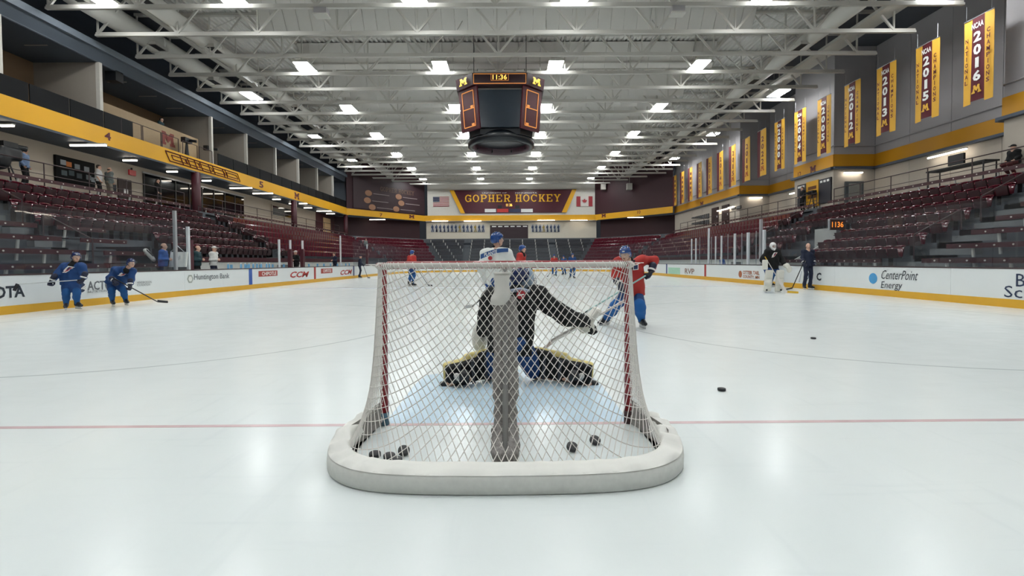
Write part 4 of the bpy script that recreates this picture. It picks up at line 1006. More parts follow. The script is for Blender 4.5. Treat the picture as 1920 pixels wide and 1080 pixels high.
# ================================================================== things on the walls
# display cases left
t = thing('display_case', 'black wall display case with small pictures behind the left concourse rail', 'display', WX(140, 340, -23.4))
a, b = WX(104, 330, -23.4), WX(177, 345, -23.4); z0, z1 = 5.6, 6.95
obj('case', MB().box(-23.48, -23.35, a.y, b.y, z0, z1), mat('case black', '08090b', .7, spec=.2), t); L = b.y-a.y
for i, (u, v, hx) in enumerate(((.1, .75, '8a8f93'), (.24, .72, 'b8661e'), (.45, .7, '6e767c'), (.7, .68, '7a8085'), (.12, .35, '4a575c'), (.3, .4, '39484d'), (.5, .35, '3a4448'), (.75, .36, '596267'), (.88, .3, '70787c'))):
    obj('picture', MB().box(-23.35, -23.33, a.y+L*u, a.y+L*u+.3, z0+(z1-z0)*v-.12, z0+(z1-z0)*v+.14), mat('pic '+hx, hx, .5), t)
t = thing('exit_sign', 'small red sign beside the brown door on the left concourse', 'sign', WX(248, 324, -23.4)); p = WX(249, 324, -23.4)
obj('sign_plate', MB().box(-23.48, -23.4, p.y-.25, p.y+.25, p.z-.16, p.z+.16), mat('red sign', '8a1f24', .4, emit=.3), t); obj('sign_bracket', MB().box(-23.48, -23.44, p.y-.05, p.y+.05, p.z+.16, p.z+.3), BLACK, t)
# graphics right: boards and gold panel under the block between the recesses
for px0, px1, hx, lab, pyt, pyb in ((1496, 1512, '1f1e28', 'dark notice board left of the gold poster on the right concourse', 352, 384), (1536, 1559, '1f1e28', 'dark notice board right of the gold poster on the right concourse', 340, 376)):
    a, b = WX(px0, pyb, 21.85), WX(px1, pyt, 21.85); t = thing('notice_board', lab, 'board', (21.85, (a.y+b.y)/2, a.z))
    y0, y1 = min(a.y, b.y), max(a.y, b.y); obj('board', MB().box(21.8, 21.88, y0, y1, 5.2, 6.9), mat('board '+hx, hx, .5), t)
    for i in range(3): obj('board_heading', MB().box(21.78, 21.8, y0+.15+i*(y1-y0-.2)/3, y0+.15+i*(y1-y0-.2)/3+.22, 6.65, 6.8), WHITE_T, t)
a, b = WX(1513, 380, 21.85), WX(1536, 350, 21.85); t = thing('gold_poster', 'gold poster with brown lettering on the right concourse wall', 'poster', (21.85, (a.y+b.y)/2, 5.2)); y0, y1 = min(a.y, b.y), max(a.y, b.y)
obj('sheet', MB().box(21.78, 21.86, y0, y1, 5.1, 6.95), YEL, t)
for i in range(3): obj('printed_block', MB().box(21.76, 21.78, y0+.2, y1-.25, 5.7+i*.32, 5.93+i*.32), mat('brown print', '6b3d12', .6), t)
def right_photos(px0, px1, n, pyt, pyb, X, lab, cat='picture'):
    for i in range(n):
        a = WX(px0+(px1-px0)*i/n, pyb, X); b = WX(px0+(px1-px0)*(i+.78)/n, pyb, X); zt = WX((px0+px1)/2, pyt, X).z
        t = thing('framed_photo', f'{lab}, {ORD[i]} from the left', cat, (X, a.y, a.z), group=lab)
        y0, y1 = min(a.y, b.y), max(a.y, b.y); obj('frame', MB().box(X-.03, X+.03, y0, y1, a.z, zt), BLACK, t); obj('print', MB().box(X-.04, X-.03, y0+.05, y1-.05, a.z+.05, zt-.05), mat('photo grey', '6f7072', .6), t)
right_photos(1297, 1330, 9, 404, 410, 21.85, 'small framed photo, upper row beside the far right doors'); right_photos(1297, 1330, 9, 415, 421, 21.85, 'small framed photo, lower row beside the far right doors')
right_photos(1371, 1392, 2, 387, 393, 21.85, 'dark framed photo near the far right tube lights')
for i, (a, b) in enumerate(((1335, 1347), (1354, 1367))):
    dr = sgroup(f'door_{3+i}'); p, q = WX(a, 420, 21.86), WX(b, 420, 21.86); obj('door_leaf', MB().box(21.8, 21.9, q.y, p.y, 4.86, 6.9), mat('dark red door', '2b1519', .5), dr)
    obj('door_handle', MB().box(21.76, 21.8, q.y+.15, q.y+.2, 5.8, 6.0), ALU, dr)
w3 = sgroup('window_3'); p, q = WX(1402, 395, 24.62), WX(1428, 395, 24.62)
for i in range(2):
    y0 = q.y+(p.y-q.y)*i/2; y1 = q.y+(p.y-q.y)*(i+1)/2; obj('pane', MB().box(24.6, 24.66, y0+.04, y1-.04, 5.1, 6.8), mat('blind window', '8d9aa4', .2), w3); obj('blind_bar', MB().box(24.56, 24.6, y0, y1, 5.5, 5.75).box(24.56, 24.6, y0, y1, 6.45, 6.8), DARK, w3)
dr = sgroup('door_5'); p0, p1 = WY(1590, 372, 31.3), WY(1613, 343, 31.3); obj('door_frame', MB().box(p0.x-.2, p1.x+.2, 31.25, 31.38, 4.86, p1.z+.1), mat('grey door frame', '4f565a', .5), dr); obj('door_leaf', MB().box(p0.x, p1.x, 31.2, 31.26, 4.86, p1.z-.05), mat('pale grey door', '8b8b86', .5), dr)
# wall clock above the opening
p, q = WX(1557, 431, 16.8), WX(1584, 411, 16.8); t = thing('wall_clock', 'small digital clock with amber digits above the right-hand opening', 'clock', (16.8, p.y, 2.0))
a, b = WY(1557, 431, 23.7), WY(1584, 411, 23.7)
obj('clock_case', MB().box(a.x, b.x, 23.7, 23.85, a.z, b.z), mat('clock brown', '35160c', .4), t); obj('clock_rim', MB().box(a.x-.03, b.x+.03, 23.72, 23.86, b.z, b.z+.03).box(a.x-.03, a.x, 23.72, 23.86, a.z, b.z), ALU, t)
lettering('1136', (a.x+.07, 23.69, a.z+.13), (b.x-.08, 23.69, a.z+.13), .28, emit_mat('orange digits', 'ff8a2a', 1.6), t, .01, name='clock_digits')
# coaching board
a, b = WY(318, 501, 18.6), WY(350, 472, 18.6); t = thing('coaching_board', 'white coaching board hanging by a cord at the left bench', 'board', ((a.x+b.x)/2, 18.6, a.z))
obj('board', MB().obox(((a.x+b.x)/2, 18.62, (a.z+b.z)/2), (1, 0, 0), (0, .2, 1), (0, 1, -.2), (b.x-a.x)/2, (b.z-a.z)/2, .012), mat('marker board', 'e4e5e0', .4), t)
obj('cord', MB().tube([(a.x+.05, 18.6, b.z), ((a.x+b.x)/2, 18.6, b.z+.22), (b.x-.1, 18.6, b.z)], .012, 5), ALU, t); mb = MB()
for i in range(6): mb.box(a.x+.2+.05*i, a.x+.21+.05*i, 18.55, 18.56, a.z+.25+.03*(i % 3), a.z+.4+.03*(i % 3))
obj('marker_scribble', mb, GREY_T, t)
# bench with pale blue brackets, bottles
t = thing('player_bench', 'long players bench with pale blue brackets behind the left boards', 'bench', (-14.6, 34, .25)); CY = mat('pale blue plastic', '6fa8cf', .4)
obj('seat_plank', MB().box(-14.9, -14.5, 23, 47, .68, .74), DARK, t)
for y in (24.2, 25.6, 27.0, 28.4, 29.8, 33.5, 35.0, 36.2, 39.0, 41): obj('bracket', MB().box(-14.6, -14.5, y-.04, y+.04, .25, 1.22), CY, t)
for i, px in enumerate((428, 452, 460, 467, 475, 482, 490, 500, 505, 620, 640, 655)):
    p = WX(px, 503, -13.25); p.z = 1.06; t = thing('water_bottle', f'pale blue drink bottle on the left bench ledge, {ORD[i]} from the left', 'bottle', (p.x, p.y, 1.04), group='pale blue bottles on the bench ledge')
    t2_ = MB().lathe([(0, 1.04), (.045, 1.04), (.045, 1.22), (.02, 1.26), (0, 1.26)], (p.x, p.y, 0), 10); obj('bottle_body', t2_, CY, t, smooth=True); obj('bottle_cap', MB().lathe([(0, 1.26), (.024, 1.26), (.024, 1.31), (0, 1.31)], (p.x, p.y, 0), 8), WHITE_T, t)
obj('bottle_ledge', MB().box(-13.35, -13.1, 19.4, 48, .98, 1.04), WHITE, b_left)
# press level equipment
for i, (px, py) in enumerate(((350, 268), (391, 283))):
    p = WX(px, py, -21.9); t = thing('press_camera', f'video camera on a pedestal at the press level, {["nearer", "farther"][i]} of the two', 'camera', (p.x, p.y, 8.4))
    obj('pedestal', MB().tube([(p.x, p.y, 8.4), (p.x, p.y, p.z)], [.16, .06], 8), BLACK, t); obj('camera_body', MB().box(p.x-.15, p.x+.15, p.y-.35, p.y+.35, p.z, p.z+.32), BLACK, t); obj('lens', MB().tube([(p.x+.15, p.y+.1, p.z+.18), (p.x+.55, p.y+.2, p.z+.14)], .09, 10), BLACK, t)
p = WX(12, 285, -22.0); t = thing('broadcast_camera', 'bulky black broadcast camera under a cover on the left concourse', 'camera', (p.x, p.y, 4.85))
for a in (0, 2.1, 4.2): obj('tripod_leg', MB().tube([(p.x, p.y, 6.0), (p.x+.45*math.cos(a), p.y+.45*math.sin(a), 4.85)], .03, 6), BLACK, t)
obj('camera_cover', blob([('b', (p.x, p.y, 6.15), (.3, .45, .28), None, .12), ('e', (p.x, p.y-.3, 5.85), (.32, .4, .45))], .04, .1), BLACK, t); obj('camera_head', MB().box(p.x-.16, p.x+.16, p.y-.25, p.y+.35, 6.4, 6.66), BLACK, t); obj('lens', MB().tube([(p.x, p.y+.3, 6.54), (p.x+.15, p.y+.7, 6.5)], [.1, .13], 10), BLACK, t)
p = WX(1523, 372, 21.55); t = thing('tripod_camera', 'camera on a tripod before the gold poster on the right concourse', 'camera', (p.x, p.y, 4.85))
for a in (0, 2.1, 4.2): obj('tripod_leg', MB().tube([(p.x, p.y, 5.9), (p.x+.2*math.cos(a), p.y+.4*math.sin(a), 4.85)], .03, 6), BLACK, t)
obj('camera_body', MB().box(p.x-.15, p.x+.15, p.y-.25, p.y+.25, 5.9, 6.2), BLACK, t); obj('lens', MB().tube([(p.x-.15, p.y, 6.05), (p.x-.45, p.y-.05, 6.0)], .08, 8), BLACK, t)
p = WX(1850, 293, 22.0); p.y = 22.6; t = thing('timing_table', 'black work table with monitor at the near end of the right concourse', 'table', (p.x, p.y, 4.85))
obj('table_top', MB().box(21.7, 22.4, p.y-1.4, p.y+1.6, 5.75, 5.82), BLACK, t); obj('monitor', MB().box(21.9, 22.0, p.y-.2, p.y+.6, 5.9, 6.4), BLACK, t)
for y in (-1.3, 1.5):
    for x in (21.75, 22.35): obj('leg', MB().tube([(x, p.y+y, 4.85), (x, p.y+y, 5.76)], .03, 6), BLACK, t)
p = WX(203, 143, -21.9); t = thing('ceiling_speaker', 'black loudspeaker hanging at the press level beside a partition', 'speaker', p)
p = WX(214, 144, -21.9); obj('cabinet', MB().box(p.x-.3, p.x+.3, p.y-.25, p.y+.25, p.z-.28, p.z+.28), BLACK, t); obj('bracket', MB().tube([(p.x, p.y, p.z+.2), (p.x, p.y, 11.9)], .03, 6), BLACK, t)
# ================================================================== goal
GCX = -.037
goal = thing('hockey_goal', 'red framed hockey goal with white net and padded base skirt in the foreground', 'goal', (GCX, GY-.4, 0))
REDP = mat('red goal post', '8e1a22', .3, var=.06); NETM = mat('white net cord', 'dcd9d3', .8, var=.1, scale=40)
SKIRT = mat('white canvas skirt', 'e4e4de', .6, var=.05, scale=5, bump=.15); BASEM = mat('scuffed base pad', 'dadbd5', .55, var=.1, scale=30)
PH = .955; ZT = 1.25; RYT = 3.07
for s in (-1, 1):
    x = GCX+s*PH
    obj('post', MB().tube([(x, GY, .0), (x, GY, ZT-.05), (x-s*.015, GY, ZT-.015), (x-s*.05, GY, ZT)], .03, 14), REDP, goal, smooth=True)
    obj('post_foot', MB().tube([(x+s*.0, GY, .001), (x+s*.0, GY, .1)], .034, 14), mat('blue grey tape', '4f7488' if s < 0 else '2a2024', .5) if s < 0 else mat('dark post foot', '3b1a1e', .5), goal, smooth=True)
    obj('side_top_bar', MB().tube([(GCX+s*PH, GY, ZT), (GCX+s*.92, GY-.22, ZT), (GCX+s*.87, RYT+.12, ZT), (GCX+s*.8, RYT+.01, ZT)], .022, 10), REDP, goal, smooth=True)
obj('crossbar', MB().tube([(GCX-PH+.04, GY, ZT), (GCX+PH-.04, GY, ZT)], .03, 14), REDP, goal, smooth=True)
TOPX = PH-.14
obj('rear_top_bar', MB().tube([(GCX-TOPX, RYT+.02, ZT), (GCX-TOPX+.06, RYT, ZT), (GCX+TOPX-.06, RYT, ZT), (GCX+TOPX, RYT+.02, ZT)], .018, 10), mat('white padded bar', 'cfccc5', .7), goal, smooth=True)
# base path: u from left post round the back to the right post
BP = [(-.955, 3.6), (-.99, 3.5), (-1.02, 3.35), (-1.03, 3.15), (-1.01, 2.97), (-.95, 2.81), (-.84, 2.705), (-.68, 2.645), (-.45, 2.618), (-.2, 2.608), (0, 2.606)]
BP = BP + [(-x, y) for x, y in BP[-2::-1]]
TP = [(-.955, 3.6), (-.94, 3.5), (-.915, 3.38), (-.885, 3.25), (-.86, 3.15), (-.835, 3.09), (-.79, 3.07), (-.7, 3.068), (-.45, 3.068), (-.2, 3.068), (0, 3.068)]
TP = TP + [(-x, y) for x, y in TP[-2::-1]]
def resamp(P, n):
    P = np.array(P); d = np.r_[0, np.cumsum(np.linalg.norm(np.diff(P, axis=0), axis=1))]; t = np.linspace(0, d[-1], n)
    return np.c_[np.interp(t, d, P[:, 0]), np.interp(t, d, P[:, 1])], d[-1]
# keep top and base in step through the shared index of the two lists
def smooth_path(P, n=241):
    P = np.array(P, float); t = np.linspace(0, len(P)-1, n); i = np.clip(np.floor(t).astype(int), 0, len(P)-2); f = (t-i)[:, None]
    g = lambda k: P[np.clip(k, 0, len(P)-1)]
    p0, p1, p2, p3 = g(i-1), g(i), g(i+1), g(i+2)
    return .5*((2*p1)+(-p0+p2)*f+(2*p0-5*p1+4*p2-p3)*f**2+(-p0+3*p1-3*p2+p3)*f**3)
TPs, BPs = smooth_path(TP), smooth_path(BP); NB = 241
arc = np.r_[0, np.cumsum(np.linalg.norm(np.diff((TPs+BPs)/2, axis=0), axis=1))]; AL = arc[-1]
def net_pt(a, v):                              # a = arc position 0..AL, v = 0 top .. 1 bottom
    tx, ty = np.interp(a, arc, TPs[:, 0]), np.interp(a, arc, TPs[:, 1]); bx_, by_ = np.interp(a, arc, BPs[:, 0]), np.interp(a, arc, BPs[:, 1])
    w_ = v**6*.62+v*.38; sag = .05*math.sin(math.pi*v)*(1 if .5 < a < AL-.5 else .35)
    y = ty+(by_-ty)*w_+sag*(.6 if .5 < a < AL-.5 else 0); x = tx+(bx_-tx)*w_
    return Vector((GCX+x, y, ZT+.0+(.1-ZT)*v))
HN = 1.2; hh, ww = .068, .047
aa = np.linspace(0, AL, 400); tt = (aa-AL/2)/(AL/2)
sm = lambda x: x*x*(3-2*x)
g_l = sm(np.clip((tt+.62)/.62, 0, 1)); g_r = sm(np.clip((tt-.1)/.6, 0, 1))
gA = .10+.9*g_l+.55*g_r
fA = np.r_[0, np.cumsum((gA[1:]+gA[:-1])/2*np.diff(aa))]/ww*1.0
def strings(mirror):
    mb = MB(); nmin = -int(HN/hh)-2; nmax = int(fA[-1])+int(HN/hh)+2
    for lv in range(nmin, nmax):
        y = (lv + 0.0 - fA + 0.0)*hh + HN      # y measured down from the top, falls along the strand
        pts = []
        for j in range(0, 400, 4):
            yy = HN - y[j] if False else y[j]
            if -.02 <= yy <= HN+.02:
                a_ = aa[j] if not mirror else AL-aa[j]
                pts.append(net_pt(a_, min(max(yy/HN, 0), 1)))
            elif len(pts) > 1: mb.tube(pts, .0031, 3, False); pts = []
            else: pts = []
        if len(pts) > 1: mb.tube(pts, .0031, 3, False)
    return mb
net = obj('netting', strings(False), NETM, goal); tag(net, kind='stuff'); net2 = obj('netting', strings(True), NETM, goal); tag(net2, kind='stuff')
mb = MB()                                        # roof netting
for i in range(44): x = -PH+.02+i*(2*PH-.04)/43; mb.tube([(GCX+x, GY-.02, ZT+.01), (GCX+x*.985, (GY+RYT)/2, ZT-.015), (GCX+x*.97, RYT, ZT+.01)], .0028, 3, False)
for i in range(1, 12): y = RYT+(GY-RYT)*i/12; mb.tube([(GCX-PH+.02, y, ZT+.008), (GCX, y, ZT-.012), (GCX+PH-.02, y, ZT+.008)], .0028, 3, False)
tag(obj('roof_netting', mb, NETM, goal), kind='stuff')
mb = MB()                                        # lacing wound round the rear top bar and the side bars
path = [(GCX+s[0], s[1]) for s in TPs]
for q in range(360):
    u = q/359*(len(path)-1); i = int(min(u, len(path)-2)); f = u-i; x = path[i][0]*(1-f)+path[i+1][0]*f; y = path[i][1]*(1-f)+path[i+1][1]*f
    tx, ty = path[i+1][0]-path[i][0], path[i+1][1]-path[i][1]; L = math.hypot(tx, ty)+1e-9; nx, ny = -ty/L, tx/L
    an = q*math.pi*.5; r = .023
    mb.v.append((x+nx*r*math.cos(an), y+ny*r*math.cos(an), ZT-.004+r*math.sin(an)))
lp = mb.v; mb = MB(); mb.tube(lp, .0034, 4, False); tag(obj('lacing', mb, NETM, goal), kind='stuff')
# base pipe, padded skirt
def ring(off, z): 
    d = np.gradient(BPs, axis=0); n = np.c_[d[:, 1], -d[:, 0]]; n /= np.linalg.norm(n, axis=1)[:, None]
    return [(GCX+x, y, z) for x, y in BPs+n*off]
obj('base_frame', MB().tube(ring(.02, .05)[::4], .028, 8), mat('white base pipe', 'c9c7c2', .5), goal, smooth=True)
sgn = 1 if ring(.1, 0)[120][1] < BPs[120][1] else -1
def fold(i, z): return .017*math.sin(i*.55+3*math.sin(i*.09))*z
prof_base = [(-.02, .0), (.118, .0), (.128, .012), (.13, .06), (.126, .098), (.112, .112)]
prof_skirt = [(.122, .108), (.10, .122), (.075, .128), (.045, .134), (.012, .138), (-.006, .13), (-.012, .06)]
def skirt(prof, i0, i1, wv):
    mb = MB(); idx = list(range(i0, i1+1, 2)); m = len(prof)
    d = np.gradient(BPs, axis=0); n = np.c_[d[:, 1], -d[:, 0]]; n /= np.linalg.norm(n, axis=1)[:, None]
    for i in idx:
        side = min(1, abs(i-120)/95); ends = min(1, (min(i-i0, i1-i)+4)/16)
        for j, (o, z) in enumerate(prof):
            zz = z*(1 + (.0 if wv == 0 else side**3*.12)); f = wv*(fold(i, 1) if 0 < j < m-2 else 0)*(.15+side)
            p = BPs[i]+n[i]*sgn*(o*ends+f*.8); mb.v.append((GCX+p[0], p[1], max(0, zz+f)))
    for a in range(len(idx)-1):
        for j in range(m-1): mb.f.append((a*m+j, (a+1)*m+j, (a+1)*m+j+1, a*m+j+1))
    return mb
obj('base_pad', skirt(prof_base, 14, 226, 0), BASEM, goal, smooth=True); obj('canvas_skirt', skirt(prof_skirt, 14, 226, 1), SKIRT, goal, smooth=True)
# bunched netting at the two feet
for s in (-1, 1):
    mb = MB()
    for q in range(16):
        u = q/15; p = Vector((GCX+s*(.97+.12*u), 3.5-.42*u, .02)); mb.tube([p+Vector((s*-.0, 0, .0)), p+Vector((-s*.05, -.12, .06)), p+Vector((-s*.02, -.05, .2-.08*u))], .004, 4, False)
    def web(u, v, s=s): return (GCX+s*(.965+.11*u+.01*math.sin(9*u)), 3.54-.5*u, .01+v*(.19-.05*u))
    obj('bunched_net', MB().grid(web, 14, 4), mat('grey bunched net', '8e8a85', .8, var=.3, scale=30), goal)
# centre support with grey padding and white sleeve
pf = lambda v: net_pt(AL/2, v) + Vector((0, .05, 0))
obj('centre_post', MB().tube([pf(.02), pf(.3), pf(.6), pf(.98)], .018, 8), mat('grey pipe', '8b8a88', .5), goal, smooth=True)
PADM = mat('worn grey padding', '8d8986', .85, var=.6, scale=55, bump=.4)
prims = []
for i in range(9):
    v0, v1 = .22+.76*i/9, .22+.76*(i+1)/9; a, b = pf(v0), pf(v1); w0 = .062+.012*math.sin(i*1.7)
    for sx in (-.034, .034): prims.append(('c', (a.x+sx, a.y+.035, a.z), (b.x+sx, b.y+.035, b.z), w0*.72, w0*.72))
obj('centre_post_pad', blob(prims, .012, .02, wr=.006, wf=60), PADM, goal)
a, b, c = WY(941, 514, 3.0), WY(941, 552, 2.98), WY(934, 563, 2.97)
mb = MB(); px = MB()
obj('post_sleeve', blob([('c', (a.x, a.y, a.z-.0), (b.x, b.y, b.z), .05, .047), ('c', (b.x+.005, b.y, b.z), (c.x, c.y, c.z), .052, .05)], .009, .02, cuts=(((a.x, a.y, a.z), (0, 0, 1)), ((c.x, c.y, c.z-.03), (0, 0, -1)))), mat('white plastic sleeve', 'cfcdc6', .45), goal)
mb.lathe([(.04, -.002), (.052, -.002), (.054, .006), (.05, .012), (.038, .012), (.036, -.03)], (a.x, a.y, a.z), 20); obj('sleeve_rim', mb, mat('sleeve rim', 'bdbab2', .5), goal, smooth=True)
# ================================================================== pucks
RUB = mat('black rubber', '16181c', .45, var=.2, scale=30)
PM = MB().lathe([(0, 0), (.034, 0), (.0375, .002), (.0381, .006), (.0381, .0194), (.0375, .0234), (.034, .0254), (0, .0254)], (0, 0, 0), 28).mesh('hockey_puck', True)
for px_, py_, lab, tilt in ((757, 849, 'hockey puck in the left of the net, nearest the crease', .5), (703, 853, 'hockey puck lying farthest left inside the net', .1), (730, 857, 'hockey puck between two others in the left corner of the net', .15), (743, 864, 'hockey puck half hidden by the skirt in the left of the net', .1),
        (1072, 842, 'hockey puck standing tilted in the right of the net, nearer the skirt', .5), (1115, 829, 'hockey puck in the right of the net, nearer the goal line', .45), (1353, 730, 'hockey puck on open ice right of the goal', .0), (1525, 634, 'small distant hockey puck on the ice at the right', .0)):
    p = WZ(px_, py_, .013); o = link('hockey_puck', PM, RUB, None, (p.x, p.y, .0381*math.sin(tilt)+.0005)); o.rotation_euler = (tilt, 0, .4); tag(o, lab, 'puck', 'hockey pucks')
# ================================================================== people
SKIN = mat('skin', 'c29a85', .55, var=.05, scale=20); HAIR_D = mat('dark hair', '2a211d', .7); LIPM = mat('lips', '8f5a52', .6); EYEM = mat('eye dark', '2a2320', .3); EYEW = mat('eye white', 'cfc9c4', .3)
BLUE = mat('royal blue cloth', '0d3a70', .75, var=.08, scale=8); BLUE_S = mat('blue sock knit', '124c84', .8, var=.08, scale=12); REDJ = mat('red jersey cloth', 'a5261f', .75, var=.08, scale=8)
WHJ = mat('white jersey cloth', 'd4d6d2', .75, var=.04, scale=8); BLKJ = mat('black jersey cloth', '07080a', .9, var=.15, scale=8); NAVY = mat('navy cloth', '121b33', .75, var=.1, scale=8); GLOVE = mat('navy glove leather', '141a33', .6, var=.1)
HELB = mat('blue helmet shell', '163f7d', .22, var=.04, coat=.4); HELN = mat('navy helmet shell', '1c2a55', .25, coat=.4); BOOT = mat('black skate boot', '15161a', .45); TONG = mat('pale skate tongue', 'b9b7b2', .7); HOLD = mat('white blade holder', 'd2d3d0', .4); BLADE = mat('steel blade', 'b8bcc0', .25, metal=.8)
VISOR = glass_mat('clear visor', (.9, .92, .93, 1), haze=.05); PADW = mat('white pad leather', 'd6d4ca', .5, var=.04, scale=8); PADC = mat('cream pad edge', 'd8c77f', .55); STK = mat('black stick shaft', '1b1c20', .4); STKW = mat('pale stick shaft', 'b9bcbc', .4); TAPE = mat('stick tape', '202126', .8); STKT = mat('teal stick shaft', '8fb7b3', .4)
WHP = mat('white print', 'dcdbd6', .6); REDP2 = mat('red print', 'a82c33', .6)
V3 = lambda p: Vector(p)
def frame(fwd, up=(0, 0, 1)):
    f = Vector(fwd).normalized(); u = Vector(up); r = f.cross(u).normalized(); u = r.cross(f).normalized(); return r, f, u
def R3of(r, f, u): return [tuple(r), tuple(f), tuple(u)]
def person(label, J, look, chest, outfit, vox=.018, group=None, **kw):
    """J: joints in world space; look: head direction; chest: torso facing"""
    base = Vector(((J['anL'].x+J['anR'].x)/2, (J['anL'].y+J['anR'].y)/2, kw.get('z0', 0.0)))
    t = thing('person', label, 'person', base, group=group)
    hr, hf, hu = frame(look, kw.get('head_up', (0, 0, 1))); cr, cfw, cu = frame(chest, (J['neck']-J['pelvis']).normalized())
    H = J['head']; h = lambda x, y, z: tuple(H+hr*x+hf*y+hu*z); HR = R3of(hr, hf, hu)
    w = lambda p, x=0, y=0, z=0: tuple(p+cr*x+cfw*y+cu*z)
    sc = kw.get('bulk', 1.0)
    hd = max(vox*.62, .009)
    # ---- body: one continuous skin
    P = [('e', h(0, -.012, .03), (.077, .096, .092), HR), ('e', h(0, .03, -.035), (.06, .066, .085), HR), ('c', h(0, .055, -.095), h(0, .04, -.1), .03, .034),
         ('c', h(0, .092, .005), h(0, .11, -.03), .011, .016), ('e', h(.079, -.01, -.012), (.013, .026, .033), HR), ('e', h(-.079, -.01, -.012), (.013, .026, .033), HR),
         ('c', h(0, -.02, -.06), tuple(J['neck']), .055, .062), ('c', w(J['neck'], 0, 0, -.05), w(J['pelvis']), .1, .11)]
    for s in 'LR':
        sx = 1 if s == 'R' else -1
        P += [('c', w(J['sh'+s], -sx*.03), tuple(J['el'+s]), .058, .045), ('c', tuple(J['el'+s]), tuple(J['wr'+s]), .043, .03), ('c', w(J['neck'], 0, 0, -.06), w(J['sh'+s], -sx*.03), .07, .06),
              ('c', tuple(J['hip'+s]), tuple(J['kn'+s]), .085, .06), ('c', tuple(J['kn'+s]), tuple(J['an'+s]), .055, .036), ('c', tuple(J['an'+s]), tuple(J['an'+s]+J['toe'+s]*.12-Vector((0, 0, .02))), .04, .032)]
    if outfit['hands'] == 'bare':
        for s in 'LR': P += hand_prims(J['wr'+s], J['hd'+s], J['pn'+s], s, .8)
    obj('body', blob(P, max(vox*.8, .011), .022, name='body'), SKIN, t)
    if vox < .03:
        for sx in (-1, 1):
            obj('eye', blob([('e', h(sx*.031, .084, .004), (.015, .009, .008), HR)], .0035, .004), EYEW, t); obj('pupil', blob([('e', h(sx*.031, .0915, .004), (.0065, .0045, .0065), HR)], .002, .003), EYEM, t)
        obj('mouth', blob([('e', h(0, .094, -.062), (.024, .008, .007), HR)], .0035, .004), LIPM, t)
    # ---- top garment
    b = sc; hem = outfit.get('hem', .12)
    P = []
    for sx in (-1, 1):
        P += [('c', w(J['pelvis'], sx*.085*b, 0, -hem), w(J['chest'], sx*.085*b), .125*b, .135*b)]
    P += [('c', w(J['pelvis'], 0, .02, -hem), w(J['chest'], 0, .02), .14*b, .15*b), ('c', w(J['chest'], 0, 0, .0), w(J['neck'], 0, -.01, -.07), .15*b, .09)]
    cuts = [(w(J['pelvis'], 0, 0, -hem), tuple(-cu)), ]
    Pa = []
    for s in 'LR':
        sx = 1 if s == 'R' else -1; sh, el, wr = J['sh'+s], J['el'+s], J['wr'+s]
        P += [('c', w(J['neck'], sx*.05, 0, -.07), tuple(sh), .095*b, .1*b)]
        fa = (wr-el); e2 = el+fa*(.86 if outfit.get('sleeve', 1) == 1 else .02)
        ar = outfit.get('arm', 1.0)
        P += [('c', tuple(sh), tuple(el), .095*b*ar, .078*b*ar)] + ([('c', tuple(el), tuple(e2), .077*b*ar, .068*b*ar)] if outfit.get('sleeve', 1) == 1 else [])
    top = obj('jersey' if outfit['kind'] != 'staff' else 'jacket', blob(P, vox, .045, cuts=cuts, wr=.012*b if vox < .03 else 0, wf=17), outfit['top'], t)
    if outfit['kind'] != 'staff' and vox < .03: obj('neck_guard', blob([('c', tuple(J['neck']+cu*.03+cfw*.01), w(J['neck'], 0, .02, -.05), .074, .118)], .012, .02), BLKJ, t)
    # ---- legs
    P = []
    for s in 'LR':
        hp, kn, an = J['hip'+s], J['kn'+s], J['an'+s]; th = outfit.get('thigh', 1.0)
        if outfit['kind'] == 'staff':
            P += [('c', tuple(hp), tuple(kn), .105, .075), ('c', tuple(kn), tuple(an+(kn-an)*.06), .075, .065)]
        else: P += [('c', tuple(hp+(hp-kn)*.0), tuple(kn+(hp-kn)*.2), .128*th, .108*th)]
    P += [('c', w(J['pelvis'], -.07), w(J['pelvis'], .07), .135*b, .135*b)]
    pn = obj('trousers' if outfit['kind'] == 'staff' else 'pants', blob(P, vox, .035, wr=.008 if vox < .03 else 0, wf=19), outfit['pants'], t)
    if outfit['kind'] == 'skater':
        for s in 'LR':
            kn, an = J['kn'+s], J['an'+s]; d = an-kn; f = J['toe'+s]
            sr_ = outfit.get('sockr', 1.0)
            obj('sock', blob([('c', tuple(kn-d*.12+f*.01), tuple(kn+d*.12+f*.02), .082*sr_, .084*sr_), ('c', tuple(kn+d*.12+f*.02), tuple(kn+d*.45-f*.015), .08*sr_, .078*sr_), ('c', tuple(kn+d*.45-f*.015), tuple(an-d*.04), .078*sr_, .056*sr_)], vox*.9, .04), outfit['sock'], t)
            if outfit.get('band') and vox < .03:
                q = kn+d*.0; q = kn+d*.16+f*.02; obj('sock_band', MB().tube([q-d*.022, q+d*.022], .0865, 14, False), outfit['band'], t, smooth=True)
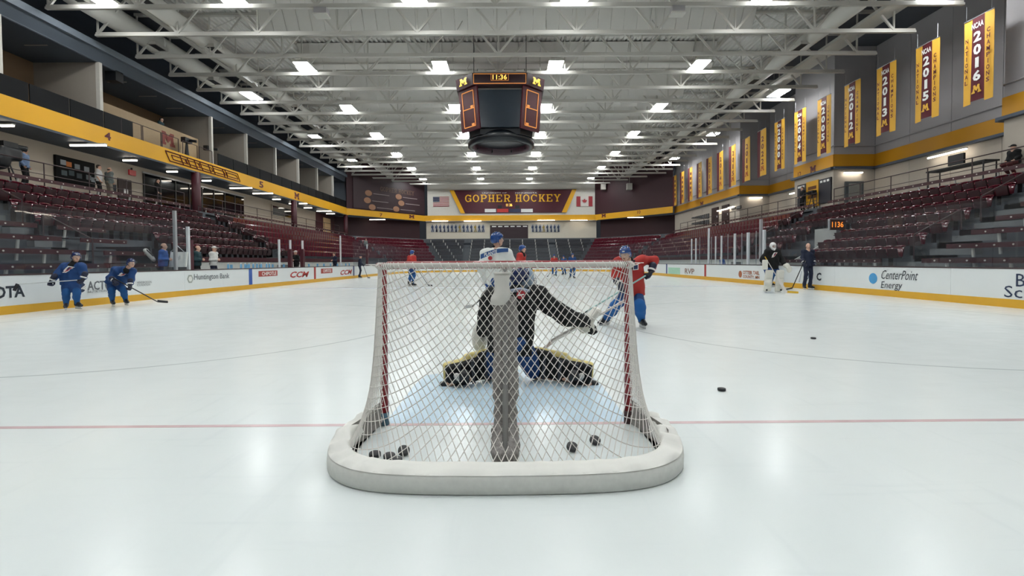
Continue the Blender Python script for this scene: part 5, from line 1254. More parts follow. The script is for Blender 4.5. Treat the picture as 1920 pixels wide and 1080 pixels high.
    # ---- feet
    for s in 'LR':
        an, f = J['an'+s], J['toe'+s].normalized(); up = Vector((0, 0, 1)) if 'shin'+s not in J else J['shin'+s]
        r_ = f.cross(up).normalized(); up = r_.cross(f).normalized()
        pt = lambda y, z, x=0: tuple(an+f*y+up*z+r_*x)
        if outfit['feet'] == 'skates':
            bt = obj('skate_boot', blob([('c', pt(-.035, .0), pt(-.03, .11), .052, .06), ('c', pt(-.05, -.035), pt(.1, -.045), .045, .043), ('c', pt(.1, -.045), pt(.185, -.05), .045, .036), ('c', pt(.02, .02), pt(.12, -.03), .045, .04)], max(vox*.6, .009), .02), BOOT, t)
            obj('tongue', blob([('c', pt(.03, .06), pt(.05, .13), .032, .03)], max(vox*.5, .009), .01), TONG, t)
            obj('blade_holder', MB().obox(Vector(pt(.05, -.105)), f, up, r_, .135, .022, .013), HOLD, t); obj('blade', MB().obox(Vector(pt(.05, -.135)), f, up, r_, .15, .012, .003), BLADE, t)
        else:
            obj('shoe', blob([('c', pt(-.05, -.045), pt(.08, -.055), .042, .038), ('c', pt(.08, -.055), pt(.17, -.06), .04, .032)], max(vox*.7, .012), .02), outfit.get('shoe', BOOT), t)
    # ---- hands
    if outfit['hands'] == 'gloves':
        for s in 'LR': 
            g = obj('glove', blob(hand_prims(J['wr'+s], J['hd'+s], J['pn'+s], s, 1.35, True), max(vox*.6, .008), .012), outfit.get('glove', GLOVE), t)
            if vox < .022: d = J['hd'+s].normalized(); q = J['wr'+s]-d*.02; obj('cuff_stripe', MB().tube([q-d*.018, q+d*.018], .073, 12, False), WHP, g, smooth=True)
    # ---- head gear
    hg = outfit.get('head')
    if hg == 'helmet':
        m = outfit.get('helmet', HELB)
        hel = obj('helmet', blob([('e', h(0, -.015, .045), (.1, .125, .105), HR), ('c', h(.088, -.03, .0), h(.088, -.02, -.045), .026, .02), ('c', h(-.088, -.03, .0), h(-.088, -.02, -.045), .026, .02), ('e', h(0, -.07, .0), (.085, .075, .09), HR)], max(vox*.6, .009), .02,
            subs=(('b', h(0, .09, -.115), (.072, .1, .15), HR, .02), ('b', h(0, 0, -.2), (.2, .2, .13), HR, .01))), m, t)
        mv = MB()
        for x in (-.045, 0, .045):
            for y in (-.06, 0.0, .05):
                zz = .045+.105*math.sqrt(max(0, 1-(x/.1)**2-((y+.015)/.125)**2)); mv.obox(V3(h(x, y, zz)), hf, hr, hu, .018, .007, .004)
        if vox < .03: obj('vent', mv, BLACK, hel); obj('front_logo', MB().obox(V3(h(0, .103, .075)), hr, hu, hf, .022, .01, .004), WHP, hel)
        if outfit.get('visor', True):
            def vz(u, v): a = math.radians(-78+156*u); return h(.108*math.sin(a), -.015+.137*math.cos(a), .038-.085*v)
            obj('visor', MB().grid(vz, 14, 3), VISOR, t, smooth=True)
        st = MB().tube([h(.08, -.02, -.03), h(.07, .01, -.09), h(0, .05, -.128), h(-.07, .01, -.09), h(-.08, -.02, -.03)], .005, 4); obj('chin_strap', st, BLACK, t)
    elif hg == 'mask':
        mk = obj('goalie_mask', blob([('e', h(0, -.01, .035), (.11, .13, .12), HR), ('e', h(0, .04, -.06), (.09, .1, .09), HR), ('c', h(0, .09, -.12), h(0, .06, -.13), .045, .05)], max(vox*.6, .01), .03, subs=(('b', h(0, .13, -.01), (.068, .07, .045), HR, .02),)), outfit['mask'], t)
        cg = MB()
        for q in range(-2, 3): cg.tube([h(q*.026, .125, .04), h(q*.026, .148, -.01), h(q*.026, .14, -.06)], .0035, 5)
        for z in (-.04, -.01, .02): cg.tube([h(-.075, .1, z), h(0, .149, z), h(.075, .1, z)], .0035, 5)
        obj('cage', cg, BLADE, mk)
        if outfit.get('maskpatch'): obj('mask_paint', blob([('e', h(.02, -.06, .05), (.1, .1, .095), HR), ('e', h(-.05, -.07, .0), (.06, .07, .06), HR)], .012, .03), outfit['maskpatch'], mk)
        obj('back_plate', blob([('e', h(0, -.1, .0), (.085, .05, .09), HR)], .012, .02), outfit.get('plate', HELN), mk)
    elif hg in ('hair', 'bald', 'cap', 'hood'):
        if hg == 'hair': obj('hair', blob([('e', h(0, -.022, .045), (.087, .103, .092), HR), ('e', h(0, -.06, -.01), (.078, .062, .07), HR)], max(vox*.6, .01), .02, subs=(('b', h(0, .1, -.04), (.075, .1, .1), HR, .03),)), outfit.get('hairm', HAIR_D), t)
        if hg == 'bald': obj('hair', blob([('e', h(0, -.045, -.015), (.083, .07, .05), HR)], max(vox*.6, .01), .02), outfit.get('hairm', HAIR_D), t)
        if hg in ('cap', 'hood'):
            c_ = obj('cap', blob([('e', h(0, -.015, .06), (.09, .107, .08), HR)], max(vox*.6, .01), .02, cuts=((h(0, 0, .03), tuple(-hu)),)), outfit['cap'], t); obj('brim', blob([('e', h(0, .12, .045), (.07, .075, .012), HR)], .008, .01), outfit['cap'], c_)
    return t, dict(top=top, h=h, w=w, cr=cr, cf=cfw, cu=cu, base=base)
def hand_prims(W, d, n, s, k=1.0, cuff=False):
    """palm, four fingers of unequal length curling towards n, and a thumb leaving the side of the palm"""
    d, n = Vector(d).normalized(), Vector(n); n = (n-d*n.dot(d)).normalized(); l = n.cross(d) if s == 'R' else d.cross(n)
    l = l.normalized(); p = lambda a, b, c: tuple(Vector(W)+(d*a+l*b+n*c)*k)
    P = [('c', p(.0, 0, 0), p(.05, .012, 0), .028*k, .03*k), ('c', p(.03, .022, 0), p(.09, .026, .004), .021*k, .02*k), ('c', p(.03, -.016, 0), p(.085, -.024, .004), .021*k, .019*k), ('c', p(.05, .0, 0), p(.092, .0, .003), .024*k, .021*k)]
    if cuff: P += [('c', p(-.085, 0, 0), p(-.01, 0, 0), .052*k, .042*k)]
    for i, L in enumerate((.92, 1.05, 1.0, .8)):
        b = .034-.0225*i; r = (.0115 if not cuff else .0125)*k
        a0 = p(.095, b, .004); a1 = p(.095+.026*L, b*1.04, .026*L); a2 = p(.092+.016*L, b*1.03, .055*L); a3 = p(.075+.0*L, b, .066*L)
        P += [('c', a0, a1, r*1.05, r), ('c', a1, a2, r, r*.95), ('c', a2, a3, r*.95, r*.85)]
    P += [('c', p(.03, .034, .008), p(.062, .052, .03), .017*k, .014*k), ('c', p(.062, .052, .03), p(.078, .035, .058), .014*k, .0115*k)]
    return P
def stick(label, top, heel, toe, m=STK, goalie=False, tape=TAPE, hw=.011, group='hockey sticks'):
    top, heel, toe = Vector(top), Vector(heel), Vector(toe); t = thing('hockey_stick', label, 'stick', heel, group=group); d = (top-heel).normalized(); bl = (toe-heel); bd = bl.normalized()
    if goalie:
        pm = heel+d*.62; obj('shaft', MB().bar(top, pm, .026, .02), m, t); n = d.cross(bd).normalized(); side = n.cross(d)
        obj('paddle', MB().obox((heel+pm)/2, d, side, n, (pm-heel).length/2, .045, .012), m, t)
    else: obj('shaft', MB().bar(top, heel, .03, .02), m, t); n = d.cross(bd).normalized()
    up = n.cross(bd); up = up if up.z > 0 else -up
    def f(u, v): 
        q = heel+bl*u+n*(.03*u*u); hgt = (.075 if not goalie else .09)*(1-.15*u); return q+up*(hgt*(v-.15))
    g = MB().grid(f, 6, 2); k = len(g.v); nn = n*.008; fs = list(g.f); g.v = [tuple(Vector(p)-nn) for p in g.v]+[tuple(Vector(p)+nn) for p in g.v]; g.f = fs+[tuple(i+k for i in q)[::-1] for q in fs]
    b = [i*3 for i in range(7)]+[i*3+2 for i in range(6, -1, -1)]; g.f += [(b[i], b[(i+1) % 14], k+b[(i+1) % 14], k+b[i]) for i in range(14)]
    obj('blade', g, tape, t); obj('grip_end', MB().bar(top+d*.0, top-d*.16, .034, .026), tape, t); return t
SHIELD = [(-.5, .15), (-.2, .5), (.75, .5), (.42, .32), (.6, .3), (.2, .12), (.1, -.12), (-.3, -.42), (-.85, -.5), (-.6, -.25), (-.75, -.22)]
def crest(info, size=.2, y=.155, up=.02, x=0.0):
    w, cr, cf, cu = info['w'], info['cr'], info['cf'], info['cu']
    c = info['chestp']+cf*y+cu*up+cr*x; g = info['top']
    for poly, m, o, sc_ in ((SHIELD, WHP, 0, 1), ([(-.3, .05), (-.05, .4), (.5, .4), (.15, .2), (0, -.1), (-.25, -.2)], mat('crest navy', '16264f', .6), .004, 1), ([(-.6, -.42), (-.1, -.15), (.05, -.02), (-.02, .12), (-.35, -.15)], REDP2, .006, 1), ([(.15, .32), (.55, .44), (.2, .2), (.4, .24), (.1, .1), (.05, .2)], REDP2, .006, 1)):
        P_ = [c-cr*(a*size)*.8+cu*(b*size*1.15)+cf*(o-.10*(abs(a*size)**2)*6) for a, b in poly]; mb = MB(); mb.add(P_+[p-cf*.02 for p in P_], [tuple(range(len(P_)))]+[(i, (i+1) % len(P_), len(P_)+(i+1) % len(P_), len(P_)+i) for i in range(len(P_))]); obj('crest', mb, m, g)
def rig(loc, heading, crouch=0.0, lean=0.0, mods=None, width=.12, lift=.15, height=1.0, twist=0.0):
    """standing or crouching joints for a figure at loc facing heading (0 = away from the camera)"""
    c, s = math.cos(heading), math.sin(heading); o = Vector(loc)
    hz = (.93-.30*crouch); py = -.18*crouch
    L = dict(pelvis=(0, py, hz))
    la = lean; up = Vector((0, math.sin(la), math.cos(la)))
    pel = Vector((0, py, hz)); ch = pel+up*.36; nk = pel+up*.56; hd = nk+Vector((0, math.sin(la*.35), math.cos(la*.35)))*.155+Vector((0, .03, 0))
    L.update(chest=ch, neck=nk, head=hd, shL=ch+up*.13+Vector((-.185, 0, 0)), shR=ch+up*.13+Vector((.185, 0, 0)), hipL=pel+Vector((-.09, 0, -.03)), hipR=pel+Vector((.09, 0, -.03)),
        knL=(-width-.03*crouch, .06+.2*crouch, .5-.05*crouch), knR=(width+.03*crouch, .06+.2*crouch, .5-.05*crouch), anL=(-width-.02, -.03, .0), anR=(width+.02, -.03, .0),
        elL=ch+Vector((-.27, .0, -.13)), elR=ch+Vector((.27, 0, -.13)), wrL=ch+Vector((-.2, .2, -.3)), wrR=ch+Vector((.2, .2, -.3)))
    if mods: L.update({k: Vector(v) for k, v in mods.items()})
    J = {}
    for k, v in L.items():
        v = Vector(v)*height
        J[k] = o+Vector((v.x*c-v.y*s, v.x*s+v.y*c, v.z+lift))
    fw = Vector((-s, c, 0)); rt = Vector((c, s, 0))
    J['toeL'] = fw-rt*.3; J['toeR'] = fw+rt*.3; J['toeL'].normalize(); J['toeR'].normalize()
    J['hdL'] = (J['wrL']-J['elL']).normalized(); J['hdR'] = (J['wrR']-J['elR']).normalized(); J['pnL'] = rt; J['pnR'] = -rt
    return J, fw, rt
SKATER = lambda top, pants, sock, **k: dict(dict(kind='skater', top=top, pants=pants, sock=sock, hands='gloves', feet='skates', head='helmet', hem=.1), **k)
STAFF = lambda top, pants, **k: dict(dict(kind='staff', top=top, pants=pants, hands='bare', feet='shoes', head='hair', hem=.08, arm=.72), **k)
# ================================================================== the cast
def U(v): return Vector(v).normalized()
# ---- goalkeeper kneeling in the goal mouth, back to the camera
G = 4.72
J = dict(head=WY(981, 524, 4.98), neck=WY(968, 549, 4.9), chest=WY(962, 578, 4.82), pelvis=WY(957, 640, 4.78),
    shL=WY(921, 560, 4.85), shR=WY(1008, 556, 4.88), elL=WY(913, 597, 4.88), elR=WY(1060, 594, 5.05), wrL=WY(906, 622, 5.05), wrR=WY(1098, 604, 5.22),
    hipL=WY(940, 655, 4.8), hipR=WY(978, 655, 4.8), knL=WY(918, 700, 4.98), knR=WY(1006, 700, 4.98), anL=WY(864, 712, 4.74), anR=WY(1082, 712, 4.74),
    toeL=U((-1, -.25, -.1)), toeR=U((1, -.25, -.1)))
J['shinL'] = U((0, -.75, .5)); J['shinR'] = U((0, -.75, .5))
J['hdL'] = U((-.3, .6, -.6)); J['pnL'] = Vector((1, 0, 0)); J['hdR'] = U((.7, .3, -.4)); J['pnR'] = Vector((-.3, .2, -1))
t, I = person('goalkeeper in black jersey kneeling in the goal mouth, back turned', J, (.75, .65, -.1), (.1, 1, 0), dict(kind='goalie', top=BLKJ, pants=BLUE, hands='none', feet='skates', head='mask', mask=mat('white blue mask', '8fa3b8', .3), maskpatch=HELN, hem=.12, arm=1.05, thigh=1.0), .014, bulk=1.12)
r_ = WY(967, 551, 4.78)
mb = MB(); c = WY(976, 552, 4.74)
def rdisc(c, r, m, parent, nrm=(0, -1, 0), name='round_patch', n=20):
    nrm = Vector(nrm).normalized(); a = nrm.cross(Vector((0, 0, 1))).normalized(); b_ = a.cross(nrm); mb = MB(); P = [Vector(c)+(a*math.cos(2*math.pi*i/n)+b_*math.sin(2*math.pi*i/n))*r for i in range(n)]; mb.add(P+[p-nrm*.05 for p in P], [tuple(range(n))]+[(i, (i+1) % n, n+(i+1) % n, n+i) for i in range(n)]); return obj(name, mb, m, parent)
rdisc(WY(977, 553, 4.69), .045, REDP2, I['top']); obj('patch_bar', MB().obox(WY(977, 553, 4.685), (1, 0, .2), (0, 0, 1), (0, 1, 0), .03, .006, .003), WHP, I['top'])
obj('collar', MB().tube([WY(958, 546, 4.8), WY(975, 543, 4.76), WY(1000, 548, 4.84)], .022, 8), mat('pale collar print', '9aa3b5', .7), I['top'], smooth=True)
for s, toe, knee, lab in (('L', (837, 706, 4.72), (934, 680, 4.98), 0), ('R', (1108, 705, 4.72), (990, 678, 4.98), 1)):
    a, b_ = WY(*toe), WY(*knee); d = (b_-a).normalized(); L = (b_-a).length; nf = Vector((0, 1, .25)); nf = (nf-d*nf.dot(d)).normalized(); up = d.cross(nf); up = up if up.z > 0 else -up; c = (a+b_)/2; RM = [tuple(d), tuple(nf), tuple(up)]
    c = c+Vector((0, 0, .005))
    pad_ = obj('leg_pad', blob([('b', tuple(c-nf*.02), (L/2+.01, .05, .118), RM, .03), ('b', tuple(c+d*L*.32-nf*.0+up*.02), (L*.2, .06, .14), RM, .04)], .012, .04, wr=.004, cuts=((Vector((0, 0, .012)), (0, 0, -1)),)), BLKJ, t)
    obj('pad_face', blob([('b', tuple(c+nf*.075+up*.0), (L/2+.005, .05, .108), RM, .04), ('b', tuple(c+nf*.085+up*.03+d*L*.18), (L*.3, .05, .118), RM, .05)], .014, .03, cuts=((Vector((0, 0, .012)), (0, 0, -1)),)), PADC, pad_)
    for q in (-.3, -.05, .2): obj('strap', MB().obox(c-nf*.075+d*(L*q), up, d, nf, .13, .016, .006), mat('strap grey', '3a3d44', .6), pad_)
g = obj('catching_glove', blob([('e', tuple(J['wrL']+Vector((-.04, .06, -.06))), (.09, .11, .15)), ('e', tuple(J['wrL']+Vector((-.05, .1, -.14))), (.07, .1, .1)), ('c', tuple(J['wrL']+Vector((.02, .08, -.02))), tuple(J['wrL']+Vector((.06, .14, -.08))), .035, .03)], .013, .04), PADW, t)
bw = J['wrR']; bl_ = obj('blocker', blob([('b', tuple(bw+Vector((.05, .06, .02))), (.03, .1, .17), [tuple(U((.8, .1, -.6))), tuple(U((.1, 1, .1))), tuple(U((.6, 0, .8)))], .02), ('b', tuple(bw+Vector((.02, .05, -.06))), (.08, .09, .05), None, .03)], .012, .03), PADW, t)
obj('blocker_hand', blob(hand_prims(J['wrR'], J['hdR'], J['pnR'], 'R', 1.3, True), .01, .012), BLKJ, t)
stick('goalkeeper stick with a pale paddle held across towards the right post', WY(1180, 559, 5.35), WY(1034, 640, 5.1), WY(1005, 668, 5.3), mat('white stick', 'cfc9c4', .45), True, mat('pink white tape', 'c9b4b2', .7))
# ---- player in white, behind the goalkeeper, back to the camera
Y = 8.9
J = dict(head=WY(933, 449, Y), neck=WY(930, 467, Y), chest=WY(931, 490, Y), pelvis=WY(935, 528, Y-.05), shL=WY(911, 476, Y+.1), shR=WY(951, 476, Y-.05), elL=WY(903, 505, Y+.05), elR=WY(966, 502, Y), wrL=WY(913, 528, Y+.15), wrR=WY(955, 520, Y+.25),
    hipL=WY(928, 531, Y), hipR=WY(945, 531, Y), knL=WY(924, 567, Y+.1), knR=WY(949, 567, Y+.05), anL=Vector((-.42, Y-.1, .15)), anR=Vector((-.02, Y-.1, .15)), toeL=U((-.3, 1, 0)), toeR=U((.4, 1, 0)))
J['hdL'] = U((-.1, .4, -.9)); J['pnL'] = Vector((1, .2, 0)); J['hdR'] = U((-.2, .6, -.5)); J['pnR'] = Vector((-1, 0, 0))
t, I = person('player in white jersey and blue helmet standing beyond the goalkeeper, head turned right', J, (.95, .35, .05), (.25, 1, 0), SKATER(WHJ, BLUE, BLUE_S, hem=.05, glove=mat('blue glove', '17468c', .6)), .014, bulk=1.08)
obj('shoulder_yoke', MB().grid(lambda u, v: WY(901+52*u, 477-9*u-5*math.sin(u*2.6)+v*(9-2*u), Y-.155-.035*math.sin(u*3.14)+.04*v*0), 8, 2), mat('blue yoke', '274f86', .75), I['top'])
p0, p1 = WY(908, 481, Y-.23), WY(932, 474.5, Y-.24); lettering('PLANTE', p0, p1, .062, WHP, I['top'], .02, n=(0, -1, 0), off=.01)
rdisc(WY(918, 470.5, Y-.19), .042, REDP2, I['top']) if False else rdisc(WY(919, 484, Y-.185), .04, REDP2, I['top'])
stick('black stick held low by the player in white', WY(945, 522, Y+.45), WY(884, 576, Y+.1), WY(868, 577, Y-.05), STK, tape=mat('white tape', 'c5c6c4', .7))
# ---- red player skating at the right post
Y = 8.75
J = dict(head=WY(1172, 476, Y-.35), neck=WY(1180, 491, Y-.18), chest=WY(1183, 508, Y-.1), pelvis=WY(1186, 546, Y+.05), shL=WY(1203, 489, Y-.1), shR=WY(1160, 492, Y-.1), elL=WY(1228, 488, Y+.05), elR=WY(1155, 518, Y-.1), wrL=WY(1221, 508, Y-.15), wrR=WY(1163, 533, Y-.4),
    hipL=WY(1194, 548, Y+.05), hipR=WY(1176, 550, Y+.05), knL=WY(1199, 573, Y-.2), knR=WY(1156, 572, Y-.1), anL=WY(1203, 600, Y-.05), anR=WY(1136, 597, Y+.45), toeL=U((.1, -1, 0)), toeR=U((-.8, -.5, -.1)))
J['hdL'] = U((-.35, -.3, -.8)); J['pnL'] = Vector((-.8, 0, .2)); J['hdR'] = U((.2, -.5, -.3)); J['pnR'] = Vector((.3, 0, -1))
t, I = person('player in red jersey skating towards the camera beside the right goal post', J, (-.45, -.85, -.3), (-.15, -1, -.1), SKATER(REDJ, BLUE, mat('bright blue sock', '155a9c', .8), hem=.1, arm=.95, sockr=1.22), .013, bulk=1.06)
obj('sleeve_mark', MB().obox(WY(1192, 501, Y-.33), (1, .3, .1), (0, 0, 1), (0, 1, 0), .055, .05, .006), WHP, I['top']); obj('sleeve_mark_inner', MB().obox(WY(1192, 501, Y-.338), (1, .3, .1), (0, 0, 1), (0, 1, 0), .04, .035, .006), mat('crest navy', '16264f', .6), I['top'])
obj('collar', MB().tube([J['neck']+Vector((-.09, -.03, .0)), J['neck']+Vector((0, -.1, -.02)), J['neck']+Vector((.1, -.02, .01)), J['neck']+Vector((.02, .09, .03))], .03, 8), BLKJ, I['top'], smooth=True)
stick('stick with a teal upper shaft held by the red player', WY(1223, 509, Y-.25), WY(1098, 585, Y-.6), WY(1086, 592, Y-.85), STKT)
# ---- two blue players at the left boards
def blue_player(px, py, Y0, head_px, lab, stk, J, look, chest):
    t, I = person(lab, J, look, chest, SKATER(BLUE, BLUE, BLUE_S, band=WHP, helmet=HELN, glove=GLOVE), .015, bulk=1.08, group='players in blue')
    I['chestp'] = J['chest']; crest(I, .18, .215, .03, .0); return t
Y = 12.75
J = dict(head=WY(143, 482, Y), neck=WY(139, 494, Y+.02), chest=WY(136, 508, Y+.02), pelvis=WY(133, 530, Y+.08), shL=WY(153, 500, Y+.02), shR=WY(121, 500, Y+.02), elL=WY(157, 513, Y+.02), elR=WY(109, 513, Y-.12), wrL=WY(156, 521, Y-.15), wrR=WY(98, 524, Y-.3),
    hipL=WY(138, 532, Y+.05), hipR=WY(127, 532, Y+.05), knL=WY(143, 547, Y-.06), knR=WY(124, 548, Y-.1), anL=WY(145, 569, Y), anR=WY(124, 571, Y-.05), toeL=U((.95, -.35, 0)), toeR=U((.6, -.8, 0)))
J['hdL'] = U((-.2, -.2, -.8)); J['pnL'] = Vector((-.8, 0, .3)); J['hdR'] = U((-.5, 0, -.7)); J['pnR'] = Vector((.3, 0, -.5))
blue_player(0, 0, 0, 0, 'player in blue leaning back on the left boards, stick held level', 0, J, (.75, -.6, .05), (.35, -1, 0))
stick('level stick held across by the leaning player in blue', WY(160, 524, Y-.25), WY(36, 533, Y-1.0), WY(28, 546, Y-1.05), STKW)
Y = 14.1
J = dict(head=WY(246, 493, Y-.25), neck=WY(239, 503, Y-.12), chest=WY(231, 512, Y-.02), pelvis=WY(215, 529, Y+.12), shL=WY(248, 509, Y-.05), shR=WY(217, 506, Y), elL=WY(246, 525, Y-.08), elR=WY(206, 521, Y-.1), wrL=WY(244, 533, Y-.3), wrR=WY(214, 526, Y-.32),
    hipL=WY(221, 532, Y+.1), hipR=WY(210, 532, Y+.1), knL=WY(231, 544, Y-.12), knR=WY(209, 545, Y-.15), anL=WY(236, 563, Y), anR=WY(211, 565, Y), toeL=U((.8, -.55, 0)), toeR=U((.75, -.6, 0)))
J['hdL'] = U((.1, -.2, -.9)); J['pnL'] = Vector((-.8, 0, -.2)); J['hdR'] = U((.6, -.2, -.4)); J['pnR'] = Vector((.2, 0, -1))
blue_player(0, 0, 0, 0, 'player in blue crouching with stick blade on the ice by the left boards', 0, J, (.9, -.4, 0), (.7, -.75, -.3))
stick('stick reaching down to the ice from the crouching player in blue', WY(212, 521, Y-.4), WY(296, 566, Y-.5), WY(313, 568, Y-.55), STK, tape=STK)
# ---- goalkeeper in black with white pads, right
Y = 18.0
p = WZ(1447, 549, 0); Y = p.y
J, fw, rt = rig((p.x, Y, 0), math.pi, .12, .08, width=.2, lift=.17, height=1.02, mods=dict(elL=(-.36, .0, 1.1), elR=(.36, 0, 1.1), wrL=(-.36, .2, .92), wrR=(.36, .2, .92)))
t, I = person('goalkeeper in black jersey and white pads standing near the right boards', J, (-.05, -1, -.05), (-.1, -1, 0), dict(kind='goalie', top=BLKJ, pants=BLUE, hands='none', feet='skates', head='mask', mask=mat('white mask', 'd5d3d3', .35), plate=mat('white plate', 'cfcdcd', .4), hem=.16, arm=1.1), .018, bulk=1.18)
I['chestp'] = J['chest']; crest(I, .17, .235, .02)
for s in 'LR':
    a, b_ = J['an'+s]+Vector((0, -.1, -.1)), J['kn'+s]+Vector((0, -.12, .22)); d = (b_-a).normalized(); nf = Vector((0, -1, 0)); nf = (nf-d*nf.dot(d)).normalized(); up = d.cross(nf); RM = [tuple(d), tuple(nf), tuple(up)]
    p_ = obj('leg_pad', blob([('b', tuple((a+b_)/2), ((b_-a).length/2, .06, .145), RM, .05), ('e', tuple(a+d*.33+nf*.03), (.12, .08, .14), RM)], .018, .04), PADW, t)
    for q in (.3, .62): obj('pad_seam', MB().obox(a+(b_-a)*q+nf*.062, up, d, nf, .13, .006, .004), mat('seam grey', 'a8a79f', .6), p_)
q = J['wrR']+Vector((0, -.02, .05)); obj('blocker', blob([('b', tuple(q+Vector((-.06, -.06, -.06))), (.1, .04, .19), None, .03)], .016, .02), PADW, t)
q = J['wrL']+Vector((.05, -.03, -.05)); obj('catching_glove', blob([('e', tuple(q), (.12, .09, .1)), ('e', tuple(q+Vector((.1, -.02, -.14))), (.1, .08, .14)), ('c', tuple(q+Vector((-.05, -.05, 0))), tuple(q+Vector((-.02, -.1, -.1))), .03, .025)], .016, .04), PADW, t)
stick('goalkeeper stick resting on the ice before the white pads', J['wrR']+Vector((-.05, -.05, .3)), Vector((J['anR'].x+.5, Y-.5, .04)), Vector((J['anR'].x+.9, Y-.6, .02)), mat('white stick', 'cfc9c4', .45), True, mat('yellow tape', 'd2a92e', .6))
# ---- coach in navy tracksuit on skates, right boards
Y = 19.6
J, fw, rt = rig((12.62, Y, 0), math.pi, .0, -.02, mods=dict(elR=(.25, .02, 1.18), wrR=(.27, .16, .98), elL=(-.24, -.02, 1.16), wrL=(-.2, .1, .98)), width=.1, lift=.16, height=1.03)
person('bald coach in navy tracksuit standing on skates against the right boards', J, (-.25, -1, 0), (-.15, -1, 0), STAFF(NAVY, NAVY, head='bald', hands='gloves', feet='skates', arm=.85, hem=.12), .018)
stick('black stick held down at his side by the coach in navy', J['wrR']+Vector((-.02, -.1, .1)), WZ(1485, 541, .02)+Vector((0, 0, 0)), WZ(1470, 543.5, .02), STK)
# ---- player in blue behind that goalkeeper
p = WY(1441, 535, 22.3); J, fw, rt = rig((p.x, 22.3, 0), math.pi, .5, .6); t, I = person('player in blue half hidden behind the standing goalkeeper at right', J, (-.4, -1, 0), (0, -1, 0), SKATER(BLKJ, BLUE, BLUE_S), .026)
stick('stick of the player half hidden behind the standing goalkeeper', J['wrR']+Vector((0, -.1, .15)), Vector((p.x-.45, 21.6, .03)), Vector((p.x-.6, 21.4, .03)))
# ---- players farther up the ice
for (x, y, hd, top, lab, cr_, sd) in ((-5.2, 24.3, -.6, REDJ, 'player in red jersey and blue pants standing far out left of the goal', .05, 1), (.35, 16.0, -1.9, REDJ, 'player in red mostly hidden behind the player in white', .25, 1),
        (3.75, 39.5, 3.0, REDJ, 'distant player in red, leftmost of three far up the ice', .2, 1), (5.0, 43.0, 2.4, BLUE, 'distant player in blue, middle of three far up the ice', .3, 1), (4.55, 34.0, 3.3, BLUE, 'distant player in blue, rightmost of three far up the ice', .2, 1)):
    J, fw, rt = rig((x, y, 0), hd, cr_, .25*cr_+.1); v_ = .03 if y > 20 else .022
    person(lab, J, fw, fw, SKATER(top, BLUE, BLUE_S, visor=False, helmet=HELB), v_, group='players up the ice')
    m_ = (J['wrL']+J['wrR'])/2; stick(f'black stick of the {lab.split(",")[0].split(" standing")[0]}' + {.35: '', -5.2: ' far out left', 3.75: ', leftmost of three', 5.0: ', middle of three', 4.55: ', rightmost of three'}[x], J['wrL']+fw*.1+Vector((0, 0, .15)), o_ if False else Vector((x, y, .03))+fw*.75+rt*.5, Vector((x, y, .02))+fw*.95+rt*.6, STK)
# ---- people around the bench
for (px, X, hd, top, pants, lab, kw, z0) in ((305, -13.72, -1.2, mat('bright blue shirt', '1f4f96', .8), NAVY, 'bald man in blue shirt at the left bench beside the coaching board', dict(head='bald'), .25), (369, -14.1, -1.3, mat('dark teal jacket', '16343a', .8), BLKJ, 'man in dark teal jacket standing behind the maroon post at the bench', dict(head='bald'), .25),
        (400, -14.1, -1.5, mat('white shirt', 'c9c9c6', .8), NAVY, 'man in white shirt and white cap standing at the left bench', dict(head='cap', cap=mat('white cap', 'c9c7c4', .7)), .25),
        (556, -14.1, 2.6, BLKJ, BLKJ, 'person in black jacket and white cap between two padded posts', dict(head='cap', cap=mat('white cap', 'c9c7c4', .7)), .25), (628, -14.1, 2.4, NAVY, NAVY, 'person in dark jacket standing at the far end of the left bench', dict(head='hair'), .25)):
    d_ = ray(px, 492); Yp = d_.y/d_.x*X; J, fw, rt = rig((X, Yp, z0), hd, .0, .05, lift=.08, mods=dict(elL=(-.25, .0, 1.12), wrL=(-.06, .22, 1.15), elR=(.25, 0, 1.12), wrR=(.08, .24, 1.12)))
    person(lab, J, fw, fw, STAFF(top, pants, **kw), .024, z0=z0)
J, fw, rt = rig((-12.45, 38.3, 0), -1.2, .05, .1); person('coach in navy standing on the ice at the far left boards', J, fw, fw, STAFF(NAVY, NAVY, hands='gloves', feet='skates', head='cap', cap=NAVY), .03); stick('stick held by the coach in navy at the far left boards', J['wrR']+Vector((0, 0, .1)), Vector((-11.7, 38.0, .03)), Vector((-11.5, 37.9, .02)))
# ---- people on the concourses
for (px, X, hd, top, pants, lab, kw) in ((46, -22.5, -1.2, mat('pale blue shirt', '6d83a5', .8), BLKJ, 'man in pale blue shirt beside the broadcast camera on the left concourse', {}), (184, -22.4, -1.0, mat('white polo', 'b9b9b9', .8), BLKJ, 'man in white shirt on the left concourse before the display case', dict(sleeve=0)),
        (204, -22.4, -.3, mat('grey shirt', '6e7674', .8), mat('khaki trousers', '857d70', .8), 'man in grey shirt and khaki trousers on the left concourse, back turned', dict(head='bald')), (294, -22.4, -1.2, BLKJ, BLKJ, 'person in black before the dark windows of the left concourse', {})):
    d_ = ray(px, 330); Yp = d_.y/d_.x*X; J, fw, rt = rig((X, Yp, 4.85), hd, 0, .03, lift=.08, mods=dict(elL=(-.24, -.02, 1.12), wrL=(-.22, .1, .9), elR=(.24, -.02, 1.12), wrR=(.22, .1, .9)), width=.09)
    person(lab, J, fw, fw, STAFF(top, pants, **kw), .024, z0=4.85)
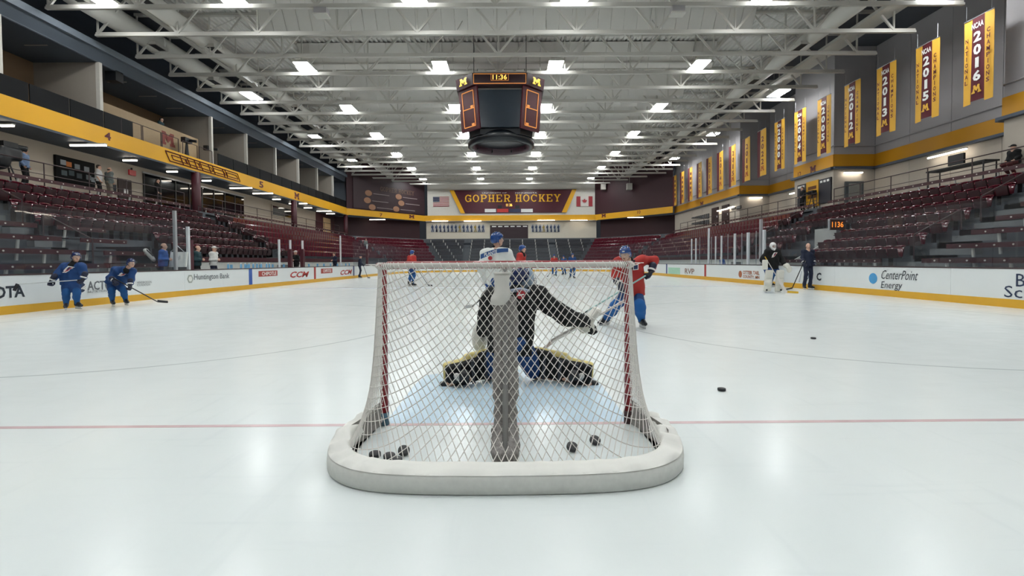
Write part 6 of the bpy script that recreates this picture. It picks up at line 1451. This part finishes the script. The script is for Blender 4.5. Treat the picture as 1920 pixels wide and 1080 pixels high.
p = WX(301, 222, -22.9); J, fw, rt = rig((-23.0, p.y, 9.05), -1.4, 0, .2, lift=.08); person('person in dark teal behind the tan press booth wall', J, fw, fw, STAFF(mat('dark teal jacket', '16343a', .8), BLKJ), .03, z0=9.05)
tag(obj('riser', MB().box(-23.6, -22.62, p.y-1.2, p.y+1.2, 8.4, 9.05), DARK), 'dark riser platform behind the tan press booth wall', 'platform')
d_ = ray(1897, 300); Yp = d_.y/d_.x*21.58; J, fw, rt = rig((21.56, Yp, 4.85), 1.57, 1.1, .15, lift=.08, height=.85); person('crouching person in black and dark red at the near end of the right concourse', J, fw, fw, STAFF(BLKJ, mat('dark red trousers', '4a1b1d', .8), head='cap', cap=BLKJ), .024, z0=4.85)
d_ = ray(1514, 375); Yp = d_.y/d_.x*21.55; J, fw, rt = rig((21.55, Yp+.55, 4.85), 1.57, .0, .05, lift=.08, height=.98); person('camera operator in dark clothes before the gold poster', J, fw, fw, STAFF(BLKJ, BLKJ), .03, z0=4.85)
J, fw, rt = rig((-17.6, 56.5, rowZ(4)-.85), -2, 0, .05, lift=.08); person('person in grey walking in the far left corner seats', J, fw, fw, STAFF(mat('grey shirt', '6e7674', .8), NAVY), .03, z0=rowZ(4)-.85)
d_ = ray(1353, 500); Yp = d_.y/d_.x*14.1; J, fw, rt = rig((14.1, Yp, .25), 1.57, 1.0, .3, lift=.08, height=.85); person('person in blue crouching in the penalty box behind the right glass', J, fw, fw, STAFF(MATS['bright blue shirt'], NAVY), .03, z0=.25)
# ---- loose kit at the bench
t = thing('equipment_bag', 'white equipment bag leaning on the left bench rail', 'bag', WY(282, 478, 18.2)); p = WY(281, 478, 18.2)
obj('bag_body', blob([('c', tuple(WY(273, 470, 18.2)), tuple(WY(288, 487, 18.2)), .09, .07)], .015, .02, wr=.008), mat('white bag', 'b9b9b5', .7), t); obj('bag_panel', MB().obox(WY(281, 474, 18.08), (.7, 0, -.7), (0, 0, 1), (0, 1, 0), .17, .03, .01), BLACK, t)
